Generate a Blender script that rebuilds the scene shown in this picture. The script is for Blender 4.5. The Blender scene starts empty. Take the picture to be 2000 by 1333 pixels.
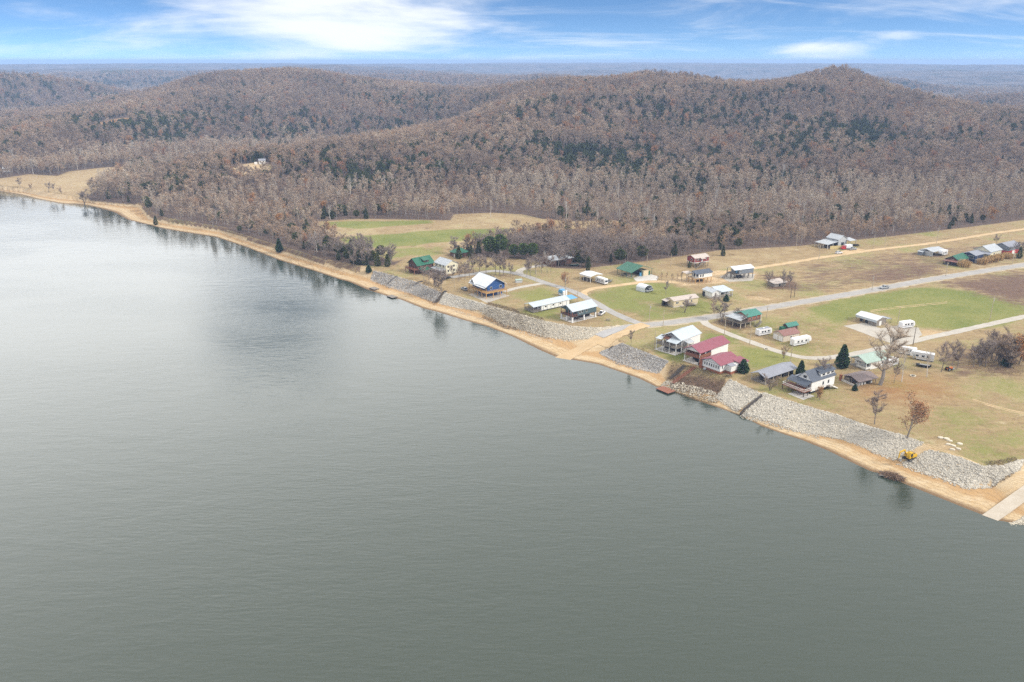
import bpy, math, random
import numpy as np
from mathutils import Vector, Matrix
random.seed(11); rng = np.random.default_rng(7)
R = math.radians
SC = bpy.context.scene
COL = SC.collection

# ------------------------------------------------------------------ camera
F_PX, HY, CZ = 1556.0, 120.0, 118.0            # 28 mm lens on a 2000 px wide picture, true horizon row, height over the river
TH = math.atan((666.5 - HY) / F_PX)
cam_d = bpy.data.cameras.new('camera'); cam = bpy.data.objects.new('camera', cam_d); COL.objects.link(cam)
cam_d.sensor_width = 36; cam_d.lens = F_PX / 2000 * 36; cam_d.clip_start = 1; cam_d.clip_end = 40000
cam.location = (0, 0, CZ); cam.rotation_euler = (math.pi / 2 - TH, 0, 0)
SC.camera = cam

# ------------------------------------------------------------------ sky
SUN_EL, SUN_AZ = 36.0, 112.0                    # azimuth clockwise from +Y: from the right, a little behind the camera
w = bpy.data.worlds.new('World'); SC.world = w; w.use_nodes = True
nt = w.node_tree; nt.nodes.clear()
def N(t, typ, **kw):
    n = t.nodes.new(typ)
    for k, v in kw.items():
        if k.startswith('i_'):
            key = k[2:]; key = int(key) if key.isdigit() else key.replace('_', ' ')
            n.inputs[key].default_value = v
        else: setattr(n, k, v)
    return n
def lk(t, a, b): t.links.new(a, b)
def M(t, op, a, b=None, c=None, clamp=False):
    n = t.nodes.new('ShaderNodeMath'); n.operation = op; n.use_clamp = clamp
    for i, v in enumerate((a, b, c)):
        if v is None: continue
        if isinstance(v, (int, float)): n.inputs[i].default_value = v
        else: t.links.new(v, n.inputs[i])
    return n.outputs[0]
def SS(t, v, a, b):
    n = t.nodes.new('ShaderNodeMapRange'); n.interpolation_type = 'SMOOTHSTEP'
    n.inputs[1].default_value = a; n.inputs[2].default_value = b
    t.links.new(v, n.inputs[0]); return n.outputs[0]
tc = N(nt, 'ShaderNodeTexCoord'); sp = N(nt, 'ShaderNodeSeparateXYZ'); lk(nt, tc.outputs['Generated'], sp.inputs[0])
X, Y, Z = sp.outputs
zc = M(nt, 'MAXIMUM', Z, 0.0)
# clear sky: the blue deepens quickly above the horizon, as in the photograph
zr = M(nt, 'ADD', M(nt, 'MULTIPLY', zc, 3.7), 0.13)
cv = N(nt, 'ShaderNodeCombineXYZ'); lk(nt, X, cv.inputs[0]); lk(nt, Y, cv.inputs[1]); lk(nt, zr, cv.inputs[2])
nv = N(nt, 'ShaderNodeVectorMath', operation='NORMALIZE'); lk(nt, cv.outputs[0], nv.inputs[0])
sky = N(nt, 'ShaderNodeTexSky', sky_type='NISHITA', sun_disc=False, sun_elevation=R(SUN_EL), sun_rotation=R(SUN_AZ),
        altitude=300.0, air_density=1.0, dust_density=0.3, ozone_density=2.5)
lk(nt, nv.outputs[0], sky.inputs[0])
hs = N(nt, 'ShaderNodeHueSaturation', i_Saturation=1.15, i_Value=1.5); lk(nt, sky.outputs[0], hs.inputs['Color'])
# clouds: one layer seen in perspective, thicker overhead
den = M(nt, 'ADD', zc, 0.17)
px_ = M(nt, 'DIVIDE', X, den); py_ = M(nt, 'DIVIDE', Y, den)
cp = N(nt, 'ShaderNodeCombineXYZ'); lk(nt, px_, cp.inputs[0]); lk(nt, py_, cp.inputs[1])
n1 = N(nt, 'ShaderNodeTexNoise', i_Scale=0.8, i_Detail=9.0, i_Roughness=0.6, i_Distortion=0.35); lk(nt, cp.outputs[0], n1.inputs['Vector'])
mp = N(nt, 'ShaderNodeMapping'); mp.inputs['Rotation'].default_value = (0, 0, R(50)); mp.inputs['Scale'].default_value = (1.0, 2.6, 1); mp.inputs['Location'].default_value = (4.0, 2.2, 0)
lk(nt, cp.outputs[0], mp.inputs['Vector'])
n2 = N(nt, 'ShaderNodeTexNoise', i_Scale=0.75, i_Detail=9.0, i_Roughness=0.65, i_Distortion=0.7); lk(nt, mp.outputs[0], n2.inputs['Vector'])
az = M(nt, 'ARCTAN2', X, Y)
def bump2(a0, aw, e0, ew):                      # a soft mask round an azimuth and a height
    a = M(nt, 'DIVIDE', M(nt, 'SUBTRACT', az, R(a0)), R(aw)); e = M(nt, 'DIVIDE', M(nt, 'SUBTRACT', Z, math.sin(R(e0))), math.sin(R(ew)))
    return M(nt, 'POWER', 2.718, M(nt, 'MULTIPLY', M(nt, 'ADD', M(nt, 'MULTIPLY', a, a), M(nt, 'MULTIPLY', e, e)), -1.0))
cov = M(nt, 'ADD', n1.outputs[0], M(nt, 'MULTIPLY', SS(nt, Z, 0.09, 0.40), 0.42))
for args, k in (((-11, 9.5, 3.0, 2.4), 0.30), ((-14, 7, 0.6, 0.7), 0.12), ((19.5, 3.8, 0.7, 0.6), 0.24), ((24.5, 1.6, 1.5, 0.3), 0.2), ((-29, 10, 2.5, 2.6), -0.16), ((12, 13, 3.2, 3.0), -0.14),
                ((-18, 8, 17.5, 4.5), -0.42), ((-34, 24, 14, 9), 0.4)):
    cov = M(nt, 'ADD', cov, M(nt, 'MULTIPLY', bump2(*args), k))
thick = SS(nt, cov, 0.50, 0.84)
wisp = M(nt, 'MULTIPLY', SS(nt, n2.outputs[0], 0.44, 0.80), 0.6)
cl = M(nt, 'ADD', thick, M(nt, 'MULTIPLY', wisp, M(nt, 'SUBTRACT', 1.0, thick)), clamp=True)
cl = M(nt, 'MULTIPLY', cl, M(nt, 'ADD', M(nt, 'MULTIPLY', SS(nt, Z, 0.08, 0.3), 0.25), 0.72))
skyb = N(nt, 'ShaderNodeBackground', i_Strength=0.1); lk(nt, hs.outputs[0], skyb.inputs[0])
glow = M(nt, 'ADD', M(nt, 'MULTIPLY', M(nt, 'MULTIPLY', bump2(-30, 50, 17, 18), SS(nt, Z, 0.06, 0.2)), 1.6), 1.0)      # cloud above the view brightened upstream, added to lighten the river that mirrors it
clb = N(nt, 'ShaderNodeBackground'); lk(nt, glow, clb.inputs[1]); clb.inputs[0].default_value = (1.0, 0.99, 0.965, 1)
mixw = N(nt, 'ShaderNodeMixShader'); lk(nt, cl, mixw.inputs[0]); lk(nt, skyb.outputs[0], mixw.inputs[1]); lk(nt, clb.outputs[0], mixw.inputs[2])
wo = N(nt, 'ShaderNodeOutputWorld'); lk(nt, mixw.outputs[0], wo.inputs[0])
w.cycles.sampling_method = 'MANUAL'; w.cycles.sample_map_resolution = 512

sun_d = bpy.data.lights.new('sun', 'SUN'); sun_d.energy = 2.8; sun_d.angle = R(12); sun_d.color = (1.0, 0.95, 0.87)
sun = bpy.data.objects.new('sun', sun_d); COL.objects.link(sun); sun.location = (0, 0, 400)
sd = Vector((math.sin(R(SUN_AZ)) * math.cos(R(SUN_EL)), math.cos(R(SUN_AZ)) * math.cos(R(SUN_EL)), math.sin(R(SUN_EL))))
sun.rotation_euler = sd.to_track_quat('Z', 'Y').to_euler()
vs = SC.view_settings; vs.view_transform = 'Standard'; vs.look = 'None'; vs.gamma = 1; vs.exposure = 0.38
cy = SC.cycles; cy.max_bounces = 4; cy.diffuse_bounces = 2; cy.glossy_bounces = 2; cy.transmission_bounces = 2; cy.volume_bounces = 0; cy.transparent_max_bounces = 4
cy.use_denoising = False

# ------------------------------------------------------------------ pixel <-> place
def ray(px, py):
    u = (px - 1000) / F_PX; v = (666.5 - py) / F_PX; c, s = math.cos(TH), math.sin(TH)
    return u, c + v * s, -s + v * c
def P(px, py, z=5.0):                            # where the sight line meets the level z
    dx, dy, dz = ray(px, py); t = (z - CZ) / dz
    return Vector((dx * t, dy * t, z))
def PD(px, py, D, drop=0.0):                     # a hill point: sight line at ground distance D
    dx, dy, dz = ray(px, py); return (D * dx / dy, D, CZ + D * dz / dy - drop)
def poly(pts, z=5.0): return np.array([P(x, y, z)[:2] for x, y in pts])

# ------------------------------------------------------------------ noise and polygons
_perm = rng.permutation(512).astype(np.int64); _val = rng.random(512)
def vnoise(x, y):
    xi = np.floor(x).astype(np.int64); yi = np.floor(y).astype(np.int64); fx = x - xi; fy = y - yi
    fx = fx * fx * (3 - 2 * fx); fy = fy * fy * (3 - 2 * fy)
    def h(a, b): return _val[(_perm[(a & 511)] + b * 57 + 13) & 511]
    return (h(xi, yi) * (1 - fx) + h(xi + 1, yi) * fx) * (1 - fy) + (h(xi, yi + 1) * (1 - fx) + h(xi + 1, yi + 1) * fx) * fy
def fbm(x, y, s, o=4, g=0.5):
    t = np.zeros_like(x, dtype=float); a = 1.0; tot = 0.0; f = 1.0 / s
    for k in range(o):
        t += a * vnoise(x * f + 17.3 * k, y * f + 9.1 * k); tot += a; a *= g; f *= 2.03
    return t / tot
def inpoly(x, y, pg):
    c = np.zeros(x.shape, bool); n = len(pg)
    for i in range(n):
        x0, y0 = pg[i]; x1, y1 = pg[(i + 1) % n]
        if y0 == y1: continue
        m = ((y0 > y) != (y1 > y)) & (x < (x1 - x0) * (y - y0) / (y1 - y0) + x0); c ^= m
    return c
def dline(x, y, pl, closed=False):
    d = np.full(x.shape, 1e9); n = len(pl)
    for i in range(n if closed else n - 1):
        ax, ay = pl[i]; bx, by = pl[(i + 1) % n]; vx, vy = bx - ax, by - ay; L = vx * vx + vy * vy + 1e-9
        t = np.clip(((x - ax) * vx + (y - ay) * vy) / L, 0, 1)
        d = np.minimum(d, np.hypot(x - ax - t * vx, y - ay - t * vy))
    return d
def soft(x, y, pg, e=3.0):                       # 1 inside a polygon, fading over e metres
    ins = inpoly(x, y, pg); out = np.zeros(x.shape)
    b = (x > pg[:, 0].min() - e) & (x < pg[:, 0].max() + e) & (y > pg[:, 1].min() - e) & (y < pg[:, 1].max() + e)
    if b.any():
        d = dline(x[b], y[b], pg, True); d = np.where(ins[b], d, -d); out[b] = np.clip(0.5 + d / (2 * e), 0, 1)
    return out

# ------------------------------------------------------------------ shoreline, traced: waterline, foot of the bank, top of the bank
W_PX = [(2000,1025),(1949,1017),(1887,994),(1831,971),(1775,949),(1721,926),(1700,921),(1652,898),(1618,881),(1570,861),(1533,849),(1489,833),(1443,810),(1400,795),(1366,784),(1315,764),(1281,755),
        (1247,739),(1213,727),(1169,712),(1131,705),(1087,698),(1060,687),(1000,657),(952,638),(904,625),(856,610),(824,602),(784,586),(754,578),(720,567),(680,550),(663,546),(610,528),(547,509),(484,484),
        (421,463),(380,457),(320,447),(284,438),(250,430),(236,422),(226,416),(200,408),(170,401),(120,398),(80,390),(40,380),(0,374)]
F_PXL = [(2000,1000),(1935,948),(1890,950),(1830,930),(1760,906),(1730,890),(1700,876),(1650,857),(1570,839),(1530,831),(1490,816),(1447,802),(1400,774),(1350,766),(1300,748),(1285,728),(1210,708),(1175,690),
         (1140,690),(1110,668),(1070,658),(985,633),(900,602),(860,593),(800,572),(760,560),(725,546),(680,536),(640,524),(590,508),(530,490),(470,469),(430,455),(380,447),(320,438),(288,428),(272,406),(235,401),(200,398),(150,392),(120,390),(80,384),(40,374),(0,368)]
T_PX = [(2000,897),(1960,911),(1920,913),(1870,893),(1820,877),(1805,866),(1760,850),(1700,835),(1640,813),(1560,790),(1490,768),(1425,742),(1390,730),(1340,714),(1300,705),(1250,685),(1215,672),(1205,664),(1240,640),
        (1215,634),(1170,641),(1115,638),(1060,627),(1000,612),(950,597),(870,570),(815,550),(775,541),(730,525),(690,516),(640,507),(590,493),(530,473),(470,455),(430,442),(380,434),(330,426),(300,417),(280,396),(240,394),(200,390),(140,383),(100,376),(40,367),(0,363)]
ext0 = [(700, -420), (420, -120)]
Wl = np.vstack([[(640, -420), (330, -30)], poly(W_PX, 0.0), [(-640, 870), (-1100, 1150), (-2500, 1900), (-14000, 7000)]])
Fl = np.vstack([[(660, -410), (345, -15)], poly(F_PXL, 1.2), [(-640, 876), (-1100, 1157), (-2500, 1908), (-14000, 7010)]])
Tl = np.vstack([[(690, -390), (370, 10)], poly(T_PX, 5.0), [(-640, 886), (-1100, 1168), (-2500, 1920), (-14000, 7025)]])
river_pg = np.vstack([Wl, [(-16000, 7000), (-16000, -3000), (640, -3000)]])
land_pg = np.vstack([Tl, [(-14000, 20000), (20000, 20000), (20000, -390)]])
bank_pg = np.vstack([Fl, [(-14000, 20000), (20000, 20000), (20000, -410)]])

# ------------------------------------------------------------------ hills: canopy silhouettes and feet seen in the photograph
HP = []
def hp(D, drop, *pts):
    for q in pts: HP.append(PD(q[0], q[1], q[2] if len(q) > 2 else D, drop))
hp(1350, 11, (1640,132), (1560,150), (1500,154), (1450,158), (1390,150), (1330,142), (1250,140), (1150,147), (1080,149), (1020,168,1300), (960,200,1200), (920,216,1130),
   (1700,152), (1750,176), (1830,200,1320), (1900,208,1300), (2000,214,1300), (2150,200,1300))
hp(1700, 10, (330,172,1560), (380,152,1640), (420,142), (500,137), (590,132), (650,142), (720,152,1640), (780,167,1560), (850,190,1420), (250,200,1370), (190,226,1160), (110,255,1010))
hp(2050, 14, (-150,138), (0,142), (60,146), (130,160), (200,180), (290,196,1850))
hp(900, 12, (900,226,1000), (820,242,940), (720,262,880), (620,279,830), (520,292,790), (440,302,760), (360,317,730))
hp(2600, 10, (860,180,2150), (920,172,2300), (1000,160), (1100,152), (1900,190,1950), (1960,188,2000), (1830,198,1850))
hp(1750, 12, (1950,193), (2000,189), (2080,186))
hp(3300, 12, (1700,160,2900), (1760,148,3100), (1850,160,2900), (1950,165,2900), (780,150,2900), (900,150,3000), (700,141,2900))
for (x, y, z) in [(-1400,1500,12), (-900,1150,6), (-700,1000,5), (-413,860,5), (-330,720,5), (-200,690,5), (-100,680,5), (0,690,6), (100,690,6), (250,690,6), (400,700,6), (560,740,7), (-160,654,5), (0,609,5), (91,461,5),
                  (240,525,5), (381,588,5), (600,650,5), (900,800,6), (0,300,5), (300,300,5), (-500,700,5), (-500,1000,5), (-420,940,2), (-330,980,0), (-250,1030,2), (-170,1100,4), (-110,1180,8), (100,880,24), (250,900,30), (420,950,38), (560,960,40), (700,980,36), (900,1050,30), (1100,1100,25), (-420,1250,34), (-250,1300,34),
                  (300,1650,30), (600,1750,22), (900,1700,12), (-500,2100,30), (-900,1700,22), (-1100,1900,15), (-2400,2600,50), (-1200,2500,4), (-1350,3000,4), (-950,2350,6), (-1000,2800,4), (-1500,2500,8), (950,2250,4), (1150,2300,4), (1400,2700,4), (1100,2800,6), (-150,2350,6), (-350,2600,8), (-700,2700,8), (300,2300,10), (0,-600,5), (900,0,5), (-1500,300,5), (1700,900,10)]:
    HP.append((x, y, z))
HP = np.array(HP)
def phi(r): return np.sqrt(r * r + 90.0 ** 2)
_A = phi(np.hypot(HP[:, None, 0] - HP[None, :, 0], HP[:, None, 1] - HP[None, :, 1])); _n = len(HP)
_K = np.zeros((_n + 1, _n + 1)); _K[:_n, :_n] = _A - np.eye(_n) * 0.6; _K[:_n, _n] = 1; _K[_n, :_n] = 1
_wt = np.linalg.solve(_K, np.append(HP[:, 2], 0))
FARH = [(*PD(1900, 137, 4700)[:2], 900, 1100, 72), (*PD(2200, 137, 4600)[:2], 800, 900, 70), (*PD(180, 132, 4800)[:2], 1100, 900, 80), (*PD(-100, 130, 4700)[:2], 900, 900, 84), (*PD(900, 140, 4600)[:2], 500, 800, 62), (*PD(1150, 135, 5200)[:2], 800, 700, 70)]
def hills(x, y):
    z = np.full(x.shape, _wt[_n])
    for i in range(_n): z = z + _wt[i] * phi(np.hypot(x - HP[i, 0], y - HP[i, 1]))
    nearf = 1 / (1 + np.exp((np.hypot(x, y) - 3100) / 150))
    far = 8 + 104 * np.clip((fbm(x, y, 1500, 4, 0.5) - 0.37) * 3.6, 0, 1) ** 0.9 * np.clip((np.hypot(x, y) - 1500) / 4600 + 0.3, 0, 1) + 16 * (fbm(x + 900, y, 3600, 2) - 0.5)
    rr_ = np.hypot(x, y); sk = np.clip((rr_ - 6300) / 900, 0, 1); far = far * (1 - sk) + (96 + 42 * (fbm(x + 40, y, 1700, 3) - 0.5)) * sk
    for cx, cy_, sx_, sy_, hz in FARH: far = np.maximum(far, hz * np.exp(-((x - cx) / sx_) ** 2 - ((y - cy_) / sy_) ** 2) + 12 * (fbm(x, y, 500, 3) - 0.5))
    z = z * nearf + far * (1 - nearf)
    up = np.clip((z - 9) / 30, 0, 1)
    z = z + up * (fbm(x, y, 260, 4) - 0.5) * 15 + up * (fbm(x + 300, y - 80, 90, 3) - 0.5) * 9
    e = z - 5.0
    return 5.0 + np.where(e > 4, e - 2, np.where(e > 0, e * e / 8, 0.0))     # flat bottom land, then the slopes
def height(x, y):
    x = np.asarray(x, float); y = np.asarray(y, float)
    z = hills(x, y)
    near = (np.hypot(x, y) < 3200)
    riv = inpoly(x, y, river_pg); land = inpoly(x, y, land_pg); bank = inpoly(x, y, bank_pg)
    dW = dline(x, y, Wl); dF = dline(x, y, Fl); dT = dline(x, y, Tl)
    lo = 1.2 * dW / (dW + dF + 1e-6); hi = 1.2 + 3.8 * dF / (dF + dT + 1e-6)
    edge = np.where(bank, hi, lo)
    return np.where(riv, -np.minimum(dW * 0.16, 3.0), np.where(land, z, edge))
def hit(px, py, up=9.0):                         # where a sight line meets the wooded slopes
    dx, dy, dz = ray(px, py); D = np.arange(450.0, 3600.0, 6.0); x = D * dx / dy; z = CZ + D * dz / dy; m = z < hills(x, D) + up; i = int(np.argmax(m)) if m.any() else len(D) - 1
    return float(x[i]), float(D[i])
def H1(x, y): return float(height(np.array([x]), np.array([y]))[0])

# ------------------------------------------------------------------ materials
def mat(name, col, rough=0.8, metal=0.0, var=0.12, scale=1.5, bump=0.0, bscale=8.0, spec=0.3, ribs=None, island=0.0, objrand=0.0):
    m = bpy.data.materials.new(name); m.use_nodes = True; t = m.node_tree; b = t.nodes['Principled BSDF']
    b.inputs['Roughness'].default_value = rough; b.inputs['Metallic'].default_value = metal; b.inputs['Specular IOR Level'].default_value = spec
    c = tuple(col) + (1,)
    tcx = N(t, 'ShaderNodeTexCoord')
    nz = N(t, 'ShaderNodeTexNoise', i_Scale=scale, i_Detail=5.0, i_Roughness=0.6); lk(t, tcx.outputs['Object'], nz.inputs['Vector'])
    f = M(t, 'ADD', M(t, 'MULTIPLY', M(t, 'SUBTRACT', nz.outputs[0], 0.5), var * 2.6), 1.0)
    if island:
        g = N(t, 'ShaderNodeNewGeometry'); f = M(t, 'MULTIPLY', f, M(t, 'ADD', M(t, 'MULTIPLY', g.outputs['Random Per Island'], island * 2), 1 - island))
    if objrand:
        g = N(t, 'ShaderNodeObjectInfo'); f = M(t, 'MULTIPLY', f, M(t, 'ADD', M(t, 'MULTIPLY', g.outputs['Random'], objrand * 2), 1 - objrand))
    mx = N(t, 'ShaderNodeVectorMath', operation='SCALE'); mx.inputs[0].default_value = col; lk(t, f, mx.inputs['Scale'])
    lk(t, mx.outputs[0], b.inputs['Base Color'])
    if ribs:
        wv = N(t, 'ShaderNodeTexWave', wave_type='BANDS', bands_direction=ribs, i_Scale=1.6); lk(t, tcx.outputs['Object'], wv.inputs['Vector'])
        bp = N(t, 'ShaderNodeBump', i_Strength=0.5, i_Distance=0.05); lk(t, wv.outputs[0], bp.inputs['Height']); lk(t, bp.outputs[0], b.inputs['Normal'])
    elif bump:
        n3 = N(t, 'ShaderNodeTexNoise', i_Scale=bscale, i_Detail=4.0); lk(t, tcx.outputs['Object'], n3.inputs['Vector'])
        bp = N(t, 'ShaderNodeBump', i_Strength=0.6, i_Distance=bump); lk(t, n3.outputs[0], bp.inputs['Height']); lk(t, bp.outputs[0], b.inputs['Normal'])
    return m
def boards(name, col, axis='Z', scale=1.2, var=0.06):
    return mat(name, col, 0.75, var=var, ribs=axis)
MT = {}
for nm, c, kw in [
    ('white_paint', (0.74, 0.73, 0.70), {}), ('cream', (0.70, 0.66, 0.50), {}), ('beige', (0.56, 0.49, 0.40), {}), ('tan', (0.60, 0.50, 0.33), {}),
    ('blue', (0.03, 0.085, 0.24), {}), ('navy', (0.025, 0.04, 0.09), {}), ('teal_grey', (0.075, 0.115, 0.125), {}), ('grey_siding', (0.19, 0.21, 0.24), {}), ('light_grey', (0.45, 0.46, 0.46), {}),
    ('red_siding', (0.24, 0.045, 0.04), {}), ('bright_red', (0.45, 0.03, 0.03), {}), ('log_brown', (0.12, 0.06, 0.045), {}), ('brick', (0.30, 0.11, 0.06), dict(scale=4.0, var=0.2)), ('dark', (0.025, 0.025, 0.028), {}),
    ('wood_new', (0.50, 0.30, 0.12), dict(scale=3.0)), ('wood_grey', (0.24, 0.21, 0.18), dict(scale=3.0)), ('wood_red', (0.26, 0.11, 0.07), dict(scale=3.0)), ('wood_dark', (0.07, 0.06, 0.055), dict(scale=3.0)), ('post_pale', (0.52, 0.47, 0.38), {}),
    ('glass', (0.02, 0.025, 0.03), dict(rough=0.12, spec=0.6, var=0.02)), ('black', (0.02, 0.02, 0.022), dict(rough=0.5)), ('rubber', (0.02, 0.02, 0.02), dict(rough=0.9)),
    ('car_white', (0.75, 0.75, 0.76), dict(rough=0.3, spec=0.5, var=0.03)), ('car_silver', (0.42, 0.44, 0.46), dict(rough=0.35, metal=0.3, var=0.03)), ('car_red', (0.48, 0.03, 0.03), dict(rough=0.3, var=0.03)), ('machine_yellow', (0.62, 0.38, 0.03), dict(rough=0.5)),
    ('machine_orange', (0.55, 0.16, 0.04), dict(rough=0.5)), ('steel', (0.35, 0.35, 0.34), dict(rough=0.45, metal=0.5)), ('tarp_blue', (0.12, 0.34, 0.58), dict(rough=0.5)), ('hay_yellow', (0.62, 0.50, 0.24), {}), ('pole_wood', (0.45, 0.38, 0.28), dict(scale=4.0)), ('pole_dark', (0.13, 0.10, 0.08), dict(scale=4.0)),
    ('concrete', (0.56, 0.53, 0.49), dict(scale=0.3, var=0.15, bump=0.02)), ('limestone', (0.66, 0.60, 0.48), dict(scale=0.8, bump=0.05, var=0.2)),
    ('riprap_white', (0.48, 0.44, 0.37), dict(scale=0.5, var=0.18, island=0.24)), ('riprap_tan', (0.47, 0.42, 0.335), dict(scale=0.5, var=0.22, island=0.28)), ('riprap_grey', (0.36, 0.34, 0.315), dict(scale=0.5, var=0.22, island=0.45)),
    ('reed', (0.50, 0.34, 0.16), dict(island=0.4)), ('brush_wood', (0.23, 0.15, 0.10), dict(island=0.5)), ('weed', (0.20, 0.15, 0.10), dict(island=0.5)),
]: MT[nm] = mat(nm, c, **kw)
for nm, c, ax in [('roof_white', (0.66, 0.68, 0.70), 'X'), ('roof_pale', (0.48, 0.53, 0.565), 'X'), ('roof_silver', (0.43, 0.455, 0.48), 'X'), ('roof_grey', (0.27, 0.28, 0.32), 'X'), ('roof_slate', (0.085, 0.10, 0.13), 'X'), ('roof_red', (0.27, 0.085, 0.11), 'X'),
                  ('roof_green', (0.025, 0.125, 0.075), 'X'), ('roof_teal', (0.06, 0.21, 0.165), 'X'), ('roof_palegreen', (0.36, 0.46, 0.40), 'X'), ('roof_brown', (0.26, 0.13, 0.11), 'X'), ('roof_dust', (0.22, 0.17, 0.16), 'X'), ('roof_tan', (0.50, 0.43, 0.38), 'X')]:
    MT[nm] = mat(nm, c, 0.5, 0.0, var=0.17, scale=0.5, spec=0.35, ribs=ax)
def bark(name, ca, cb, rough=0.95):              # colour differs from tree to tree
    m = bpy.data.materials.new(name); m.use_nodes = True; t = m.node_tree; b = t.nodes['Principled BSDF']
    b.inputs['Roughness'].default_value = rough; b.inputs['Specular IOR Level'].default_value = 0.1
    oi = N(t, 'ShaderNodeObjectInfo'); g = N(t, 'ShaderNodeNewGeometry')
    pn = N(t, 'ShaderNodeTexNoise', i_Scale=0.011, i_Detail=3.0, i_Roughness=0.6); lk(t, oi.outputs['Location'], pn.inputs['Vector'])
    f = M(t, 'ADD', M(t, 'ADD', M(t, 'MULTIPLY', oi.outputs['Random'], 0.38), M(t, 'MULTIPLY', g.outputs['Random Per Island'], 0.2)), M(t, 'MULTIPLY', SS(t, pn.outputs[0], 0.3, 0.7), 0.42))
    cr = N(t, 'ShaderNodeValToRGB'); lk(t, f, cr.inputs[0])
    el = cr.color_ramp.elements; el[0].color = (*ca[0], 1); el[1].color = (*ca[-1], 1); el[0].position = 0.08; el[1].position = 0.92
    for k, c in enumerate(ca[1:-1]):
        e = el.new(0.08 + 0.84 * (k + 1) / (len(ca) - 1)); e.color = (*c, 1)
    mx = N(t, 'ShaderNodeVectorMath', operation='SCALE'); lk(t, cr.outputs[0], mx.inputs[0])
    lk(t, M(t, 'ADD', M(t, 'MULTIPLY', g.outputs['Random Per Island'], cb * 2), 1 - cb), mx.inputs['Scale']); lk(t, mx.outputs[0], b.inputs['Base Color'])
    return m
MT['bark'] = bark('bark', [(0.15, 0.12, 0.10), (0.22, 0.19, 0.165), (0.30, 0.27, 0.24)], 0.15)
MT['twig'] = bark('twig', [(0.21, 0.14, 0.095), (0.35, 0.25, 0.175), (0.30, 0.225, 0.175), (0.48, 0.375, 0.28), (0.42, 0.27, 0.165), (0.56, 0.445, 0.33), (0.60, 0.495, 0.37)], 0.3)
MT['twig_pale'] = bark('twig_pale', [(0.42, 0.32, 0.23), (0.52, 0.42, 0.32), (0.60, 0.51, 0.40)], 0.3)
MT['twig_dark'] = bark('twig_dark', [(0.21, 0.16, 0.14), (0.27, 0.215, 0.19), (0.35, 0.285, 0.25), (0.30, 0.22, 0.18)], 0.35)
MT['spruce'] = bark('spruce', [(0.045, 0.085, 0.04), (0.06, 0.105, 0.045)], 0.5)
MT['white_bark'] = bark('white_bark', [(0.50, 0.46, 0.40), (0.60, 0.57, 0.52)], 0.15)
MT['white_twig'] = bark('white_twig', [(0.36, 0.31, 0.26), (0.42, 0.37, 0.31)], 0.25)
MT['cedar'] = bark('cedar', [(0.06, 0.075, 0.025), (0.09, 0.105, 0.032), (0.12, 0.13, 0.04)], 0.45)
MT['pine'] = bark('pine', [(0.09, 0.135, 0.035), (0.11, 0.155, 0.045)], 0.4)
MT['russet'] = bark('russet', [(0.34, 0.15, 0.07), (0.42, 0.21, 0.10), (0.34, 0.19, 0.11)], 0.4)
MT['orange'] = bark('orange', [(0.40, 0.19, 0.07), (0.36, 0.20, 0.08)], 0.4)

# ------------------------------------------------------------------ mesh helpers
class MB:
    def __init__(s): s.v = []; s.f = []; s.m = []
    def add(s, vs, fs, mi=0):
        o = len(s.v); s.v += [tuple(q) for q in vs]; s.f += [tuple(i + o for i in q) for q in fs]; s.m += [mi] * len(fs); return s
    def box(s, x0, x1, y0, y1, z0, z1):
        return s.add([(x0,y0,z0),(x1,y0,z0),(x1,y1,z0),(x0,y1,z0),(x0,y0,z1),(x1,y0,z1),(x1,y1,z1),(x0,y1,z1)],
                     [(3,2,1,0),(4,5,6,7),(0,1,5,4),(1,2,6,5),(2,3,7,6),(3,0,4,7)])
    def prism(s, pts, axis, a0, a1):             # polygon in the plane across axis, swept from a0 to a1
        n = len(pts)
        mk = {'x': lambda p, a: (a, p[0], p[1]), 'y': lambda p, a: (p[0], a, p[1]), 'z': lambda p, a: (p[0], p[1], a)}[axis]
        vs = [mk(p, a0) for p in pts] + [mk(p, a1) for p in pts]
        fs = [tuple(range(n))[::-1], tuple(range(n, 2 * n))] + [(i, (i + 1) % n, n + (i + 1) % n, n + i) for i in range(n)]
        return s.add(vs, fs)
    def tube(s, pts, r0, r1=None, n=6, mi=0):
        r1 = r0 if r1 is None else r1; k = len(pts); vs = []; fs = []
        for i, p in enumerate(pts):
            p = Vector(p); d = (Vector(pts[min(i + 1, k - 1)]) - Vector(pts[max(i - 1, 0)])).normalized()
            a = d.cross(Vector((0.31, 0.2, 0.93) if abs(d.z) < 0.9 else (1, 0.1, 0))).normalized(); b = d.cross(a); r = r0 + (r1 - r0) * i / max(1, k - 1)
            for j in range(n): vs.append(p + (a * math.cos(2 * math.pi * j / n) + b * math.sin(2 * math.pi * j / n)) * r)
        for i in range(k - 1):
            for j in range(n): fs.append((i * n + j, i * n + (j + 1) % n, (i + 1) * n + (j + 1) % n, (i + 1) * n + j))
        fs += [tuple(range(n))[::-1], tuple(range((k - 1) * n, k * n))]
        return s.add(vs, fs, mi)
    def mesh(s, name, mats):
        me = bpy.data.meshes.new(name); me.from_pydata(s.v, [], s.f)
        for m in (mats if isinstance(mats, (list, tuple)) else [mats]): me.materials.append(m)
        if any(s.m): me.polygons.foreach_set('material_index', s.m)
        me.update(); return me
    def build(s, name, m, parent=None, smooth=False):
        m = MT[m] if isinstance(m, str) else m
        me = s.mesh(name, m)
        if smooth: me.shade_smooth()
        return link(name, me, parent)
def link(name, me, parent=None, loc=None):
    o = bpy.data.objects.new(name, me); COL.objects.link(o)
    if parent: o.parent = parent
    if loc is not None: o.location = loc
    return o
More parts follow.
